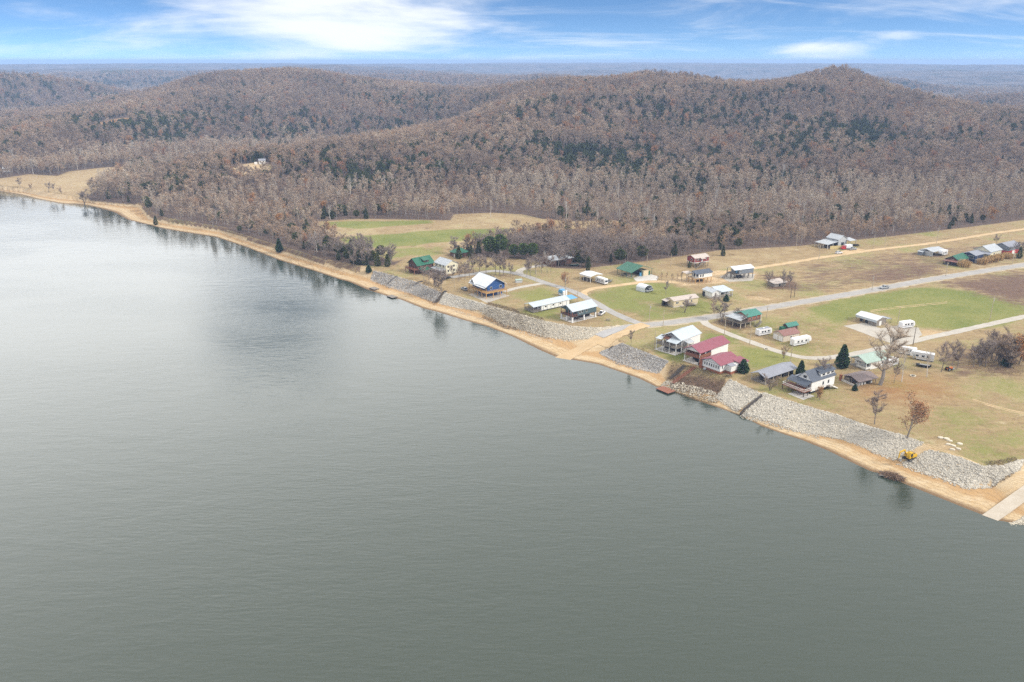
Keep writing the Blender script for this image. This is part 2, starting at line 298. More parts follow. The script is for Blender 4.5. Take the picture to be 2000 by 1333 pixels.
def tag(o, label=None, cat=None, group=None, kind=None):
    for k, v in (('label', label), ('category', cat), ('group', group), ('kind', kind)):
        if v: o[k] = v
    return o
def thing(name, label, cat, loc, yaw=0.0, group=None):
    o = bpy.data.objects.new(name, None); COL.objects.link(o); o.empty_display_size = 0.5
    o.location = loc; o.rotation_euler = (0, 0, R(yaw)); return tag(o, label, cat, group)
def copy_tree(o, parent=None):
    c = o.copy(); COL.objects.link(c); c.parent = parent
    for ch in list(o.children): copy_tree(ch, c)
    return c

# ------------------------------------------------------------------ ground: one sheet, fine along the bank, coarse towards the horizon
UD = Vector((-0.70, 0.714)).normalized(); VD = Vector((UD.y, -UD.x))      # along the shore (upstream) and inland
O0 = Vector((138, 185))
def axis_vals(lo, a, b, hi, step, mid, step2, g):
    v = list(np.arange(a, b, step)); t = b; s = step
    while t < hi:
        v.append(t); s = min(step2, s * g) if t < mid else s * g; t += s
    t = a; s = step; pre = []
    while t > lo:
        s *= g * 1.06; t -= s; pre.append(t)
    return np.array(pre[::-1] + v)
us = axis_vals(-8500, -40, 560, 9800, 1.6, 1500, 7.0, 1.045); vsx = axis_vals(-900, -95, 60, 9800, 1.3, 800, 3.2, 1.05)
UU, VV = np.meshgrid(us, vsx, indexing='ij')
GX = O0.x + UU * UD.x + VV * VD.x; GY = O0.y + UU * UD.y + VV * VD.y
GZ = height(GX.ravel(), GY.ravel()).reshape(GX.shape)
gx, gy, gz = GX.ravel(), GY.ravel(), GZ.ravel()
# open land (everything else is wood)
VILLAGE = [(688,520),(770,518),(800,500),(872,499),(905,500),(960,503),(1030,507),(1056,514),(1075,523),(1130,526),(1200,518),(1280,508),(1400,490),(1560,481),(1650,471),(1740,462),(1800,455),(1900,443),(2000,430),(2250,400),(2900,420),(2900,640),(2500,1000),(2150,960),(2000,1040),(1900,1000),(1600,880),(1200,730),(1000,660),(760,585)]
FIELD = [(612,434),(700,428),(880,431),(886,419),(960,416),(1020,419),(1060,428),(1120,433),(1200,431),(1232,438),(1190,444),(1100,449),(1040,457),(985,466),(950,480),(890,490),(870,500),(800,503),(770,512),(740,500),(700,490),(660,470),(640,452)]
LFIELD = [(-60,356),(0,350),(60,341),(112,344),(135,335),(200,328),(268,325),(262,336),(225,350),(195,368),(165,388),(120,384),(60,374),(0,368),(-60,374)]
OPEN = [poly(VILLAGE), poly(FIELD), poly(LFIELD)]
def pdpoly(pts): # clearings up on the slopes
    return np.array([(x, y) for x, y in pts])
CLEAR = []
for px, py, D, rx, ry in [(215, 240, 1080, 22, 60), (490, 325, 730, 17, 26)]:
    c = hit(px, py, 3.0); CLEAR.append((c[0], c[1], rx, ry))
def openness(x, y):
    o = np.zeros(x.shape)
    for pg in OPEN: o = np.maximum(o, soft(x, y, pg, 3.0))
    for cx, cy_, rx, ry in CLEAR: o = np.maximum(o, np.clip(1.6 - ((x - cx) / rx) ** 2 - ((y - cy_) / ry) ** 2, 0, 1))
    o = np.maximum(o, 1 - inpoly(x, y, land_pg).astype(float)) * 1.0
    return o
op = openness(gx, gy)
green = np.full(gx.shape, 0.34); brown = np.full(gx.shape, 0.10); sand = np.zeros(gx.shape)
def paint(a, pts, val, e=4.0):
    wgt = soft(gx, gy, poly(pts), e); a[:] = a * (1 - wgt) + val * wgt
paint(green, FIELD, 0.12); paint(brown, FIELD, 0.05); paint(green, LFIELD, 0.0); paint(brown, LFIELD, 0.0); paint(sand, LFIELD, 0.42)
paint(green, [(655,466),(880,449),(985,446),(1005,453),(930,466),(800,480),(700,486)], 0.95)
paint(green, [(630,434),(840,431),(850,437),(700,447),(650,444)], 0.85)
paint(green, [(690,490),(870,480),(880,498),(800,502),(760,508)], 0.5)
paint(green, [(1580,602),(1700,577),(1800,562),(1900,570),(1960,588),(2010,600),(1960,630),(1880,645),(1800,634),(1750,612),(1700,606),(1640,628)], 0.95)
paint(green, [(1140,575),(1240,556),(1300,552),(1390,575),(1400,600),(1330,620),(1260,625),(1200,605)], 0.68)
paint(green, [(1480,630),(1580,625),(1640,640),(1640,680),(1560,690),(1480,665)], 0.55)
paint(green, [(1365,655),(1440,642),(1465,665),(1420,672),(1370,672)], 0.8); paint(green, [(1455,680),(1530,690),(1520,712),(1470,720),(1455,700)], 0.8)
paint(green, [(1290,690),(1345,688),(1350,703),(1320,706)], 0.9); paint(green, [(1025,610),(1090,600),(1110,634),(1060,624)], 0.62); paint(green, [(1000,570),(1060,560),(1110,590),(1040,592)], 0.55)
paint(green, [(1500,735),(1560,745),(1600,775),(1640,800),(1560,785),(1480,760)], 0.55); paint(green, [(1780,780),(1900,800),(2000,850),(2000,893),(1900,900),(1830,850)], 0.48)
paint(green, [(1300,480),(1560,482),(1600,500),(1480,520),(1300,530)], 0.08); paint(green, [(1640,475),(1800,458),(1840,475),(1700,488)], 0.38); paint(green, [(1790,495),(1880,520),(1760,545),(1740,530)], 0.45)
paint(brown, [(1560,516),(1700,497),(1880,480),(1990,470),(2000,510),(1880,520),(1780,545),(1600,575),(1540,570)], 0.5, 8)
paint(brown, [(1690,540),(1800,520),(1830,532),(1740,552)], 0.75, 12); paint(brown, [(1830,552),(2000,530),(2100,560),(2000,600),(1900,570)], 0.82, 14)
paint(brown, [(1490,538),(1545,540),(1560,565),(1500,566)], 0.8); paint(brown, [(1400,612),(1470,640),(1440,645),(1395,632)], 0.7); paint(brown, [(780,520),(900,512),(1000,528),(990,545),(880,545),(800,540)], 0.45)
paint(brown, [(1310,716),(1420,742),(1402,778),(1330,765),(1300,745)], 0.75); paint(green, [(1310,716),(1420,742),(1402,778),(1330,765),(1300,745)], 0.15)
paint(brown, [(1820,690),(2000,660),(2000,740),(1860,740)], 0.5)
paint(sand, [(1300,545),(1400,527),(1480,530),(1482,546),(1400,556),(1330,560)], 0.75); paint(sand, [(832,545),(850,536),(868,552),(850,562)], 0.8); paint(sand, [(1795,642),(1850,648),(1830,658),(1790,656)], 0.9)
paint(sand, [(1440,575),(1540,582),(1510,590),(1450,588)], 0.55); paint(sand, [(1810,868),(1850,862),(1880,890),(1830,878)], 0.7)
for q_ in ([(1640,790),(1668,785),(1690,793),(1660,797)], [(1672,766),(1700,762),(1714,772),(1690,779)], [(1905,736),(1945,726),(1970,732),(1942,743)], [(1600,520),(1640,512),(1660,520),(1610,528)], [(1150,600),(1165,606),(1160,612)], [(1440,690),(1470,684),(1480,692),(1450,698)]): paint(sand, q_, 0.45, 4)
rust = np.zeros(gx.shape); paint(rust, [(1680,752),(1750,735),(1830,742),(1850,770),(1760,785),(1690,775)], 0.62, 9); paint(rust, [(200,228),(240,228),(240,245),(195,245)], 0.0)
for cx, cy_, rx, ry in CLEAR[:1]: rust = np.maximum(rust, np.clip(1.5 - ((gx - cx) / rx) ** 2 - ((gy - cy_) / ry) ** 2, 0, 1))
for cx, cy_, rx, ry in CLEAR[1:]: sand = np.maximum(sand, np.clip(1.4 - ((gx - cx) / rx) ** 2 - ((gy - cy_) / ry) ** 2, 0, 1))
inland = inpoly(gx, gy, land_pg); onbank = inpoly(gx, gy, bank_pg) & ~inland
grassbank = soft(gx, gy, poly([(1312,710),(1420,738),(1402,780),(1330,770),(1295,745)], 3.0), 3)
natural = np.clip((-40 - gx) / 60, 0, 1) * onbank            # upstream the bank is bare eroded earth
sand = np.where(~inland & ~onbank, 1.0, sand); scrub = onbank & (gx < -88) & (gx > -330) & (gz > 2.4); sand = np.where(onbank, np.clip(0.85 - grassbank, 0, 1), sand); sand = np.where(scrub, 0.3, sand); brown = np.where(scrub, 0.6, brown)
forest = np.where(inland, 1 - op, 0.0)
ng, mg = UU.shape
idx = np.arange(ng * mg).reshape(ng, mg)
quads = np.stack([idx[:-1, :-1], idx[:-1, 1:], idx[1:, 1:], idx[1:, :-1]], -1).reshape(-1, 4)
me = bpy.data.meshes.new('ground')
me.vertices.add(ng * mg); me.vertices.foreach_set('co', np.stack([gx, gy, gz], -1).ravel())
me.loops.add(quads.size); me.loops.foreach_set('vertex_index', quads.ravel().astype(np.int32))
me.polygons.add(len(quads)); me.polygons.foreach_set('loop_start', (np.arange(len(quads)) * 4).astype(np.int32)); me.polygons.foreach_set('loop_total', np.full(len(quads), 4, np.int32))
me.update(calc_edges=True); me.validate()
a = me.attributes.new('cover', 'FLOAT_COLOR', 'POINT'); a.data.foreach_set('color', np.stack([green, brown, sand, forest], -1).astype(np.float32).ravel())
a = me.attributes.new('rust', 'FLOAT', 'POINT'); a.data.foreach_set('value', rust.astype(np.float32))
me.shade_smooth()
gm = bpy.data.materials.new('ground'); gm.use_nodes = True; t = gm.node_tree; b = t.nodes['Principled BSDF']; b.inputs['Roughness'].default_value = 0.95; b.inputs['Specular IOR Level'].default_value = 0.1
geo = N(t, 'ShaderNodeNewGeometry'); at = N(t, 'ShaderNodeAttribute', attribute_name='cover'); sx = N(t, 'ShaderNodeSeparateColor'); lk(t, at.outputs['Color'], sx.inputs[0]); ar = N(t, 'ShaderNodeAttribute', attribute_name='rust')
def noi(sc, det=5.0, rough=0.6, off=0.0, stretch=None):
    n = N(t, 'ShaderNodeTexNoise', i_Scale=sc, i_Detail=det, i_Roughness=rough)
    mpx = N(t, 'ShaderNodeMapping'); mpx.inputs['Location'].default_value = (off, off * 1.7, 0)
    if stretch: mpx.inputs['Rotation'].default_value = (0, 0, R(-30)); mpx.inputs['Scale'].default_value = stretch
    lk(t, geo.outputs['Position'], mpx.inputs[0]); lk(t, mpx.outputs[0], n.inputs['Vector']); return n.outputs[0]
def mixc(f, ca, cb):
    n = N(t, 'ShaderNodeMix', data_type='RGBA'); lk(t, f, n.inputs[0])
    for k, c in ((6, ca), (7, cb)):
        if isinstance(c, tuple): n.inputs[k].default_value = (*c, 1)
        else: lk(t, c, n.inputs[k])
    return n.outputs[2]
big = noi(0.035, 6, 0.6, 3); mid = noi(0.16, 5, 0.65, 7, (1, 2.2, 1)); fine = noi(0.7, 6, 0.75, 1); patchn = noi(0.11, 7, 0.72, 21); huge = noi(0.004, 5, 0.6, 9)
dry = mixc(SS(t, mid, 0.35, 0.68), (0.37, 0.275, 0.15), (0.29, 0.205, 0.115)); dry = mixc(SS(t, big, 0.45, 0.7), dry, (0.42, 0.33, 0.19))
dry = mixc(SS(t, patchn, 0.56, 0.70), dry, (0.46, 0.375, 0.23)); dry = mixc(SS(t, patchn, 0.44, 0.30), dry, (0.20, 0.135, 0.075)); dry = mixc(M(t, 'MULTIPLY', SS(t, fine, 0.42, 0.22), 0.8), dry, (0.15, 0.105, 0.06))
grn = mixc(SS(t, M(t, 'ADD', M(t, 'MULTIPLY', fine, 0.45), M(t, 'MULTIPLY', big, 0.55)), 0.38, 0.62), (0.145, 0.18, 0.045), (0.245, 0.24, 0.08))
def weight(v, n, k=0.55, wdt=0.16):              # break a painted weight up with noise
    s = M(t, 'ADD', v, M(t, 'MULTIPLY', M(t, 'SUBTRACT', n, 0.5), k * 2.6)); return SS(t, s, 0.5 - wdt, 0.5 + wdt)
c0 = mixc(weight(sx.outputs[0], M(t, 'ADD', M(t, 'MULTIPLY', big, 0.6), M(t, 'MULTIPLY', fine, 0.4)), 1.05, 0.24), dry, grn)
c0 = mixc(weight(sx.outputs[1], M(t, 'ADD', M(t, 'MULTIPLY', mid, 0.6), M(t, 'MULTIPLY', fine, 0.4)), 0.6, 0.22), c0, mixc(SS(t, fine, 0.35, 0.65), (0.125, 0.078, 0.06), (0.20, 0.13, 0.09)))
c0 = mixc(M(t, 'MULTIPLY', SS(t, noi(0.30, 6, 0.78, 41), 0.57, 0.66), 0.55), c0, (0.15, 0.16, 0.05)); c0 = mixc(M(t, 'MULTIPLY', SS(t, noi(0.45, 6, 0.8, 47), 0.60, 0.70), 0.6), c0, (0.47, 0.37, 0.22)); c0 = mixc(M(t, 'MULTIPLY', SS(t, noi(0.25, 6, 0.78, 53), 0.59, 0.70), 0.5), c0, (0.17, 0.105, 0.06))
c0 = mixc(M(t, 'MULTIPLY', ar.outputs['Fac'], SS(t, mid, 0.25, 0.5)), c0, (0.33, 0.155, 0.06))
ft = N(t, 'ShaderNodeSeparateXYZ'); lk(t, geo.outputs['Position'], ft.inputs[0])
snd = mixc(SS(t, mid, 0.3, 0.7), (0.60, 0.47, 0.30), (0.50, 0.355, 0.195)); snd = mixc(SS(t, noi(0.5, 5, 0.6, 4, (0.35, 2.5, 1)), 0.52, 0.7), snd, (0.60, 0.47, 0.31))
band = noi(0.09, 5, 0.7, 31); zz = M(t, 'ADD', ft.outputs[2], M(t, 'MULTIPLY', band, 0.9))
snd = mixc(M(t, 'MULTIPLY', M(t, 'MULTIPLY', SS(t, zz, 1.05, 1.35), SS(t, zz, 2.2, 1.6)), 0.75), snd, (0.45, 0.27, 0.12))
lines = M(t, 'SINE', M(t, 'ADD', M(t, 'MULTIPLY', ft.outputs[2], 34.0), M(t, 'MULTIPLY', noi(0.2, 4, 0.6, 33), 14.0)))
snd = mixc(M(t, 'MULTIPLY', SS(t, lines, 0.5, 1.0), 0.4), snd, (0.30, 0.19, 0.10)); snd = mixc(M(t, 'MULTIPLY', SS(t, fine, 0.6, 0.72), 0.5), snd, (0.66, 0.54, 0.38)); snd = mixc(M(t, 'MULTIPLY', SS(t, noi(1.4, 4, 0.7, 37), 0.62, 0.74), 0.7), snd, (0.16, 0.11, 0.07))
snd = mixc(SS(t, M(t, 'ADD', ft.outputs[2], M(t, 'MULTIPLY', fine, 0.2)), 0.42, 0.16), snd, (0.21, 0.135, 0.075))     # wet sand at the waterline
c0 = mixc(weight(sx.outputs[2], fine, 0.3, 0.2), c0, snd)
# wood floor, and far off the wood itself
fl = mixc(SS(t, fine, 0.35, 0.65), (0.10, 0.07, 0.055), (0.17, 0.12, 0.095))
tree_n = noi(0.06, 6, 0.75, 2)
fr = mixc(SS(t, M(t, 'ADD', M(t, 'MULTIPLY', tree_n, 0.5), M(t, 'MULTIPLY', noi(0.009, 5, 0.7, 15), 0.5)), 0.40, 0.60), (0.018, 0.02, 0.022), (0.19, 0.15, 0.135)); fr = mixc(SS(t, M(t, 'ADD', M(t, 'MULTIPLY', huge, 0.65), M(t, 'MULTIPLY', noi(0.02, 4, 0.6, 6), 0.35)), 0.54, 0.62), fr, (0.045, 0.058, 0.035))
dist = N(t, 'ShaderNodeVectorMath', operation='LENGTH'); lk(t, geo.outputs['Position'], dist.inputs[0])
fl = mixc(SS(t, dist.outputs['Value'], 2900.0, 3800.0), fl, fr)
c0 = mixc(weight(at.outputs['Alpha'], fine, 0.25, 0.2), c0, fl)
c0 = mixc(M(t, 'MULTIPLY', SS(t, noi(1.8, 3, 0.7, 13), 0.58, 0.75), 0.35), c0, (0.12, 0.10, 0.06))
lk(t, c0, b.inputs['Base Color'])
bp = N(t, 'ShaderNodeBump', i_Strength=0.9, i_Distance=0.5); lk(t, M(t, 'ADD', fine, mid), bp.inputs['Height']); lk(t, bp.outputs[0], b.inputs['Normal'])
me.materials.append(gm)
tag(link('ground', me), kind='structure')

# ------------------------------------------------------------------ river
wm = bpy.data.materials.new('river_water'); wm.use_nodes = True; t = wm.node_tree; b = t.nodes['Principled BSDF']
b.inputs['Base Color'].default_value = (0.036, 0.049, 0.035, 1); b.inputs['Roughness'].default_value = 0.13; b.inputs['IOR'].default_value = 1.5; b.inputs['Specular IOR Level'].default_value = 0.5
geo = N(t, 'ShaderNodeNewGeometry')
def wnoise(sc, rot, st, det, rough=0.55):
    mpx = N(t, 'ShaderNodeMapping'); mpx.inputs['Rotation'].default_value = (0, 0, R(rot)); mpx.inputs['Scale'].default_value = st
    lk(t, geo.outputs['Position'], mpx.inputs[0]); n = N(t, 'ShaderNodeTexNoise', i_Scale=sc, i_Detail=det, i_Roughness=rough, i_Distortion=0.3); lk(t, mpx.outputs[0], n.inputs['Vector']); return n.outputs[0]
h1 = wnoise(0.55, 12, (0.45, 1.7, 1), 4); h2 = wnoise(0.16, -22, (0.5, 1.4, 1), 3); calm = SS(t, wnoise(0.012, 20, (0.7, 1.6, 1), 3), 0.36, 0.62)
hh = M(t, 'ADD', M(t, 'MULTIPLY', h1, M(t, 'ADD', M(t, 'MULTIPLY', calm, 0.75), 0.35)), M(t, 'MULTIPLY', h2, 1.3))
bp = N(t, 'ShaderNodeBump', i_Strength=0.135, i_Distance=0.45); lk(t, hh, bp.inputs['Height']); lk(t, bp.outputs[0], b.inputs['Normal'])
lk(t, M(t, 'ADD', M(t, 'MULTIPLY', calm, 0.05), 0.07), b.inputs['Roughness'])
mb = MB(); mb.add([(-4000, -1500, 0), (700, -1500, 0), (700, 2200, 0), (-4000, 2200, 0)], [(0, 1, 2, 3)])
tag(mb.build('river', wm), kind='structure')

# ------------------------------------------------------------------ trees: shared meshes
def rdir(zlo, zhi):
    a = random.uniform(0, 6.283); z = random.uniform(zlo, zhi); r = math.sqrt(max(0, 1 - z * z)); return Vector((r * math.cos(a), r * math.sin(a), z))
def limb_path(p, d, L, n=3, curl=0.25):
    pts = [p.copy()]; d = d.copy()
    for i in range(n):
        d = (d + rdir(-0.2, 1.0) * curl).normalized(); p = p + d * (L / n); pts.append(p.copy())
    return pts
def bare(h, spread, twigs, trunk_r=0.26, start=0.28, nl=13, tw_len=1.5, tw_w=0.085, upright=0.55, seed=0, stems=1):
    random.seed(seed); T = MB(); C = MB(); anchors = []
    for st in range(stems):
        base = Vector((random.uniform(-.4, .4), random.uniform(-.4, .4), 0)) * (stems > 1)
        lean = rdir(0.2, 0.6) * (0.35 if stems > 1 else 0.06)
        tp = [base]; n = 6
        for i in range(n): tp.append(tp[-1] + (Vector((0, 0, 1)) + lean + rdir(-.3, .3) * 0.10).normalized() * (h * 0.82 / n))
        T.tube(tp, trunk_r / stems ** 0.5, 0.05, 6); anchors.append(tp[-1])
        for k in range(max(3, nl // stems)):
            f = start + (0.95 - start) * (k + random.random()) / max(3, nl // stems); q = f * n; i = min(n - 1, int(q)); p = tp[i].lerp(tp[i + 1], q - i)
            taper = 1 - abs(f - 0.5) * 0.9
            d = rdir(upright - 0.2, upright + 0.25); L = spread * (0.55 + 0.55 * random.random()) * (0.45 + 0.6 * taper)
            lp = limb_path(p, d, L, 4, 0.22); T.tube(lp, trunk_r * 0.36 * (1.1 - f * 0.6), 0.03, 4)
            for s_ in range(4):
                j = random.randint(1, 3); sp_ = limb_path(lp[j].lerp(lp[j + 1], random.random()), (rdir(0.0, 0.9) + d * 0.6).normalized(), L * random.uniform(0.3, 0.55), 2, 0.3)
                T.tube(sp_, 0.055, 0.02, 3); anchors += [(sp_[0], sp_[1]), (sp_[1], sp_[2])]
            anchors += [(lp[2], lp[3]), (lp[3], lp[4])]
    segs = [q for q in anchors if isinstance(q, tuple)]
    for k in range(twigs):
        a_, b_ = random.choice(segs); p = a_.lerp(b_, random.random()); out = Vector((p.x, p.y, 0)) * 0.08
        d = (rdir(-0.35, 0.95) + out + Vector((0, 0, 0.25))).normalized(); L = tw_len * random.uniform(0.5, 1.2)
        sdv = d.cross(rdir(-1, 1)).normalized() * tw_w * random.uniform(0.6, 1.3)
        C.add([p - sdv * 0.5, p + sdv * 0.5, p + d * L], [(0, 1, 2)])
    return T, C
def leaves(C, pts, n, size, rnd=0.9):
    for k in range(n):
        p = random.choice(pts) + rdir(-1, 1) * rnd * random.random(); u = rdir(-1, 1); v = u.cross(rdir(-1, 1)).normalized(); s_ = size * random.uniform(0.6, 1.3)
        C.add([p - u * s_, p + v * s_ * 0.7, p + u * s_, p - v * s_ * 0.7], [(0, 1, 2, 3)])
def conifer(h, r, n, seed, shape='cone'):
    random.seed(seed); T = MB(); C = MB()
    T.tube([(0, 0, 0), (0.05, 0, h * 0.5), (0, 0, h * 0.95)], 0.2, 0.03, 5)
    lob = [(rdir(-.2, .5), random.uniform(0.75, 1.2)) for _ in range(9)]
    for k in range(n):
        f = random.random() ** (1.25 if shape == 'cone' else 0.9); d = rdir(-0.1, 0.1); d.z = 0; d.normalize()
        prof = (1 - f) ** 0.75 * min(1, 0.45 + f * 4) if shape == 'cone' else math.sqrt(max(0, 1 - (2 * f - 1) ** 2)) * 0.96 + 0.04
        bump = 1.0 + (0.22 if shape == 'cone' else 0.38) * math.sin(d.x * 5 + f * 23) * math.cos(d.y * 4 - f * 11) + random.uniform(-0.16, 0.10)
        z = h * ((0.05 + 0.95 * f) if shape == 'cone' else (0.30 + 0.70 * f))
        rr = r * prof * bump * (random.random() ** 0.35)
        p = Vector((d.x * rr, d.y * rr, z)); o = (d + Vector((0, 0, random.uniform(-0.35, 0.5)))).normalized(); sdv = o.cross(rdir(-1, 1)).normalized(); s_ = random.uniform(0.35, 0.75) * (0.5 + r * 0.2)
        C.add([p - sdv * s_ * 0.5, p + sdv * s_ * 0.5, p + o * s_ + sdv * s_ * 0.15, p + o * s_ * 0.8 - sdv * s_ * 0.3], [(0, 1, 2, 3)])
    return T, C
def leafy(h, spread, n, seed, size=0.26, low=0.0, tw=300):
    T, C = bare(h, spread, tw, seed=seed, start=0.2, nl=14); random.seed(seed + 1)
    pts = [Vector(C.v[i + 2]) for i in range(0, len(C.v), 3)]; C2 = MB(); leaves(C2, pts, n, size); return T, C, C2
KINDS = {}                                        # kind -> (trunk mesh, crown mesh, nominal height)
def reg(k, h, T, C, mt, mc, C2=None, mc2=None):
    tm = T.mesh('trunk', MT[mt])
    if C2 is not None:
        for i in range(0, len(C.v), 3): pass
        C.m = [0] * len(C.f); o = len(C.v); C.v += C2.v; C.f += [tuple(i + o for i in q) for q in C2.f]; C.m += [1] * len(C2.f)
        cm = C.mesh('crown', [MT[mc], MT[mc2]])
    else: cm = C.mesh('crown', MT[mc])
    KINDS[k] = (tm, cm, h)
for k in range(5): reg('bare%d' % k, 14, *bare(14, 4.4 + 0.3 * k, 1500, tw_len=1.25, tw_w=0.075, seed=20 + k, upright=0.5 + 0.05 * k, start=0.26 + 0.03 * k), 'bark', 'twig')
for k in range(2): reg('tall%d' % k, 17, *bare(17, 3.4, 950, tw_len=1.2, tw_w=0.07, seed=40 + k, upright=0.72, start=0.38, trunk_r=0.2), 'bark', 'twig_pale')
for k in range(3): reg('syc%d' % k, 18, *bare(18, 3.8, 420, seed=50 + k, upright=0.68, start=0.34, trunk_r=0.28, tw_w=0.07), 'white_bark', 'white_twig')
for k in range(2): reg('bush%d' % k, 5, *bare(5, 2.4, 900, seed=60 + k, stems=4, trunk_r=0.13, start=0.12, nl=14, tw_len=0.9, tw_w=0.06), 'bark', 'twig')
for k in range(5): reg('v%d' % k, 14, *bare(14, 5.0 + 0.3 * k, 3000, seed=220 + k, upright=0.45 + 0.05 * k, start=0.24 + 0.03 * k, nl=17, tw_len=1.35, tw_w=0.07), 'bark', 'twig_dark')
for k in range(2): reg('vt%d' % k, 15, *bare(15, 4.0, 2200, seed=240 + k, upright=0.66, start=0.3, trunk_r=0.2, nl=15, tw_len=1.2, tw_w=0.065), 'bark', 'twig_dark')
reg('multi', 9, *bare(9, 4.2, 2200, seed=70, stems=3, trunk_r=0.26, start=0.25, nl=15, tw_len=1.1, tw_w=0.06), 'bark', 'twig_dark')
reg('giant', 22, *bare(22, 6.8, 6500, seed=77, trunk_r=0.62, start=0.25, nl=18, tw_len=1.7, tw_w=0.07, upright=0.62), 'bark', 'twig_pale')
reg('sapling', 5, *bare(5, 1.3, 120, seed=72, trunk_r=0.06, start=0.3, nl=9, tw_len=0.7, tw_w=0.04, upright=0.7), 'bark', 'russet')
for k in range(2): reg('cedar%d' % k, 9, *conifer(9, 2.3, 1100, 80 + k), 'bark', 'cedar')
reg('spruce', 11, *conifer(11, 3.1, 3200, 85), 'bark', 'spruce')
for k in range(2): reg('pine%d' % k, 14, *conifer(14, 4.2, 1500, 90 + k, 'round'), 'bark', 'pine')
for k in range(2): reg('green%d' % k, 9, *conifer(9 + k, 2.9, 1100, 190 + k, 'round'), 'bark', 'cedar')
reg('shrub', 4, *conifer(4.4, 2.0, 1100, 95), 'bark', 'spruce')
for k in range(2):
    T, C, C2 = leafy(12, 4.4, 1500, 100 + 3 * k, size=0.19, tw=900); reg('russet%d' % k, 12, T, C, 'bark', 'twig', C2, 'russet')
T, C, C2 = leafy(12, 4.2, 1700, 110, tw=600); reg('orange', 12, T, C, 'bark', 'twig', C2, 'orange')
NTREE = [0]
def tree(kind, x, y, h=None, name='bare_tree', label='bare tree', cat='tree', group=None, z=None, wide=1.0, yaw=None):
    tm, cm, nh = KINDS[kind]; s_ = (h or nh) / nh
    o = thing(name, label, cat, (x, y, (H1(x, y) if z is None else z) - 0.12), math.degrees(random.uniform(0, 6.28)) if yaw is None else yaw, group)
    o.scale = (s_ * wide, s_ * wide, s_); link('trunk', tm, o); link('crown', cm, o); NTREE[0] += 1; return o

# ------------------------------------------------------------------ the woods
random.seed(5)
def scatter(y0, y1, g, slope=0.74, pad=70):
    ys = np.arange(y0, y1, g); out = []
    for y in ys:
        hw = y * slope + pad; xs = np.arange(-hw, hw, g); out.append(np.stack([xs, np.full(xs.shape, y)], -1))
    q = np.concatenate(out); return q + (rng.random(q.shape) - 0.5) * g * 1.1
rings = [(scatter(360, 950, 5.9), 0.92, 950), (scatter(950, 1900, 7.0), 0.96, 1900), (scatter(1900, 3900, 11.0), 1.25, 9999)]
EG = [(*hit(px, py), r_) for px, py, r_ in [(1180,330,60),(1260,325,70),(1340,300,60),(1200,290,50),(1420,330,50),(1300,345,45),(1560,245,60),(1610,250,60),(1650,255,50),(1740,255,50),(1820,262,60),(1500,290,50),(1100,285,50),(1040,300,50),(760,330,35),(850,345,30),(690,345,30),(620,330,30),(40,245,60),(130,228,50),(180,232,45),(260,245,45),(310,240,50),(470,225,60),(520,270,50),(600,262,50),(680,252,50),(760,240,50),(840,224,50),(760,195,60),(800,205,60),(350,285,30),(560,365,20),(600,370,20),(330,355,15),(1460,190,60),(1130,190,50),(1920,205,60),(1980,215,60),(1960,250,50)]]
FP, FS, FI = [], [], []
for q, s0, _ in rings:
    x, y = q[:, 0], q[:, 1]; m = inpoly(x, y, land_pg) | (inpoly(x, y, bank_pg) & (x < -88) & (x > -330) & (dline(x, y, Tl) < 1.1 * dline(x, y, Fl)) & (rng.random(len(x)) < 0.8))
    q = q[m]; x, y = q[:, 0], q[:, 1]; o = np.where(inpoly(x, y, land_pg), openness(x, y), 0); m = o < 0.45; q = q[m]; x, y = q[:, 0], q[:, 1]
    m = np.hypot(x, y) < 3850; q = q[m]; x, y = q[:, 0], q[:, 1]
    z = height(x, y)
    # evergreens gather in patches on the middle slopes; the bottom land by the open fields is hardwood
    eg = fbm(x, y, 170, 3) * 0.55 + fbm(x + 50, y + 20, 32, 2) * 0.45; up = np.clip((z - 5.5) / 4, 0, 1) * np.clip((80 - z) / 45, 0.1, 1)
    for ex, ey, er in EG: eg = eg + 0.13 * np.exp(-((x - ex) ** 2 + (y - ey) ** 2) / (er * er))
    lim = 0.645 - 0.105 * up; belt = (y < 640) & (x > -40); lim = np.where(belt, 0.585, lim); edge = (y < 620) & (x < -40); lim = np.where(edge, 0.60, lim)
    ever = (eg + (rng.random(len(x)) - 0.5) * 0.50) > lim + 0.045
    r = rng.random(len(x)); k = rng.integers(0, 5, len(x))
    k = np.where((z < 8.0) & (y > 560) & (r < np.where(x > -20, 0.8, 0.4)), 5 + rng.integers(0, 2, len(x)), k)
    k = np.where((r > 0.965), 12, k); k = np.where((r > 0.985) & (z < 14), 7 + rng.integers(0, 3, len(x)), k); k = np.where(r < 0.006, 13, k)
    k = np.where(ever, 10 + rng.integers(0, 2, len(x)) + 4 * (rng.random(len(x)) < 0.5), k)
    s_ = s0 * (0.66 + 0.66 * rng.random(len(x))) * (0.86 + 0.3 * fbm(x, y, 70, 2))
    low = (z < 6.2) & (y < 700); s_ = np.where(low, s_ * 0.8, s_)
    FP.append(np.stack([x, y, z - 0.2], -1)); FS.append(s_); FI.append(k)
FP = np.concatenate(FP); FS = np.concatenate(FS); FI = np.concatenate(FI)
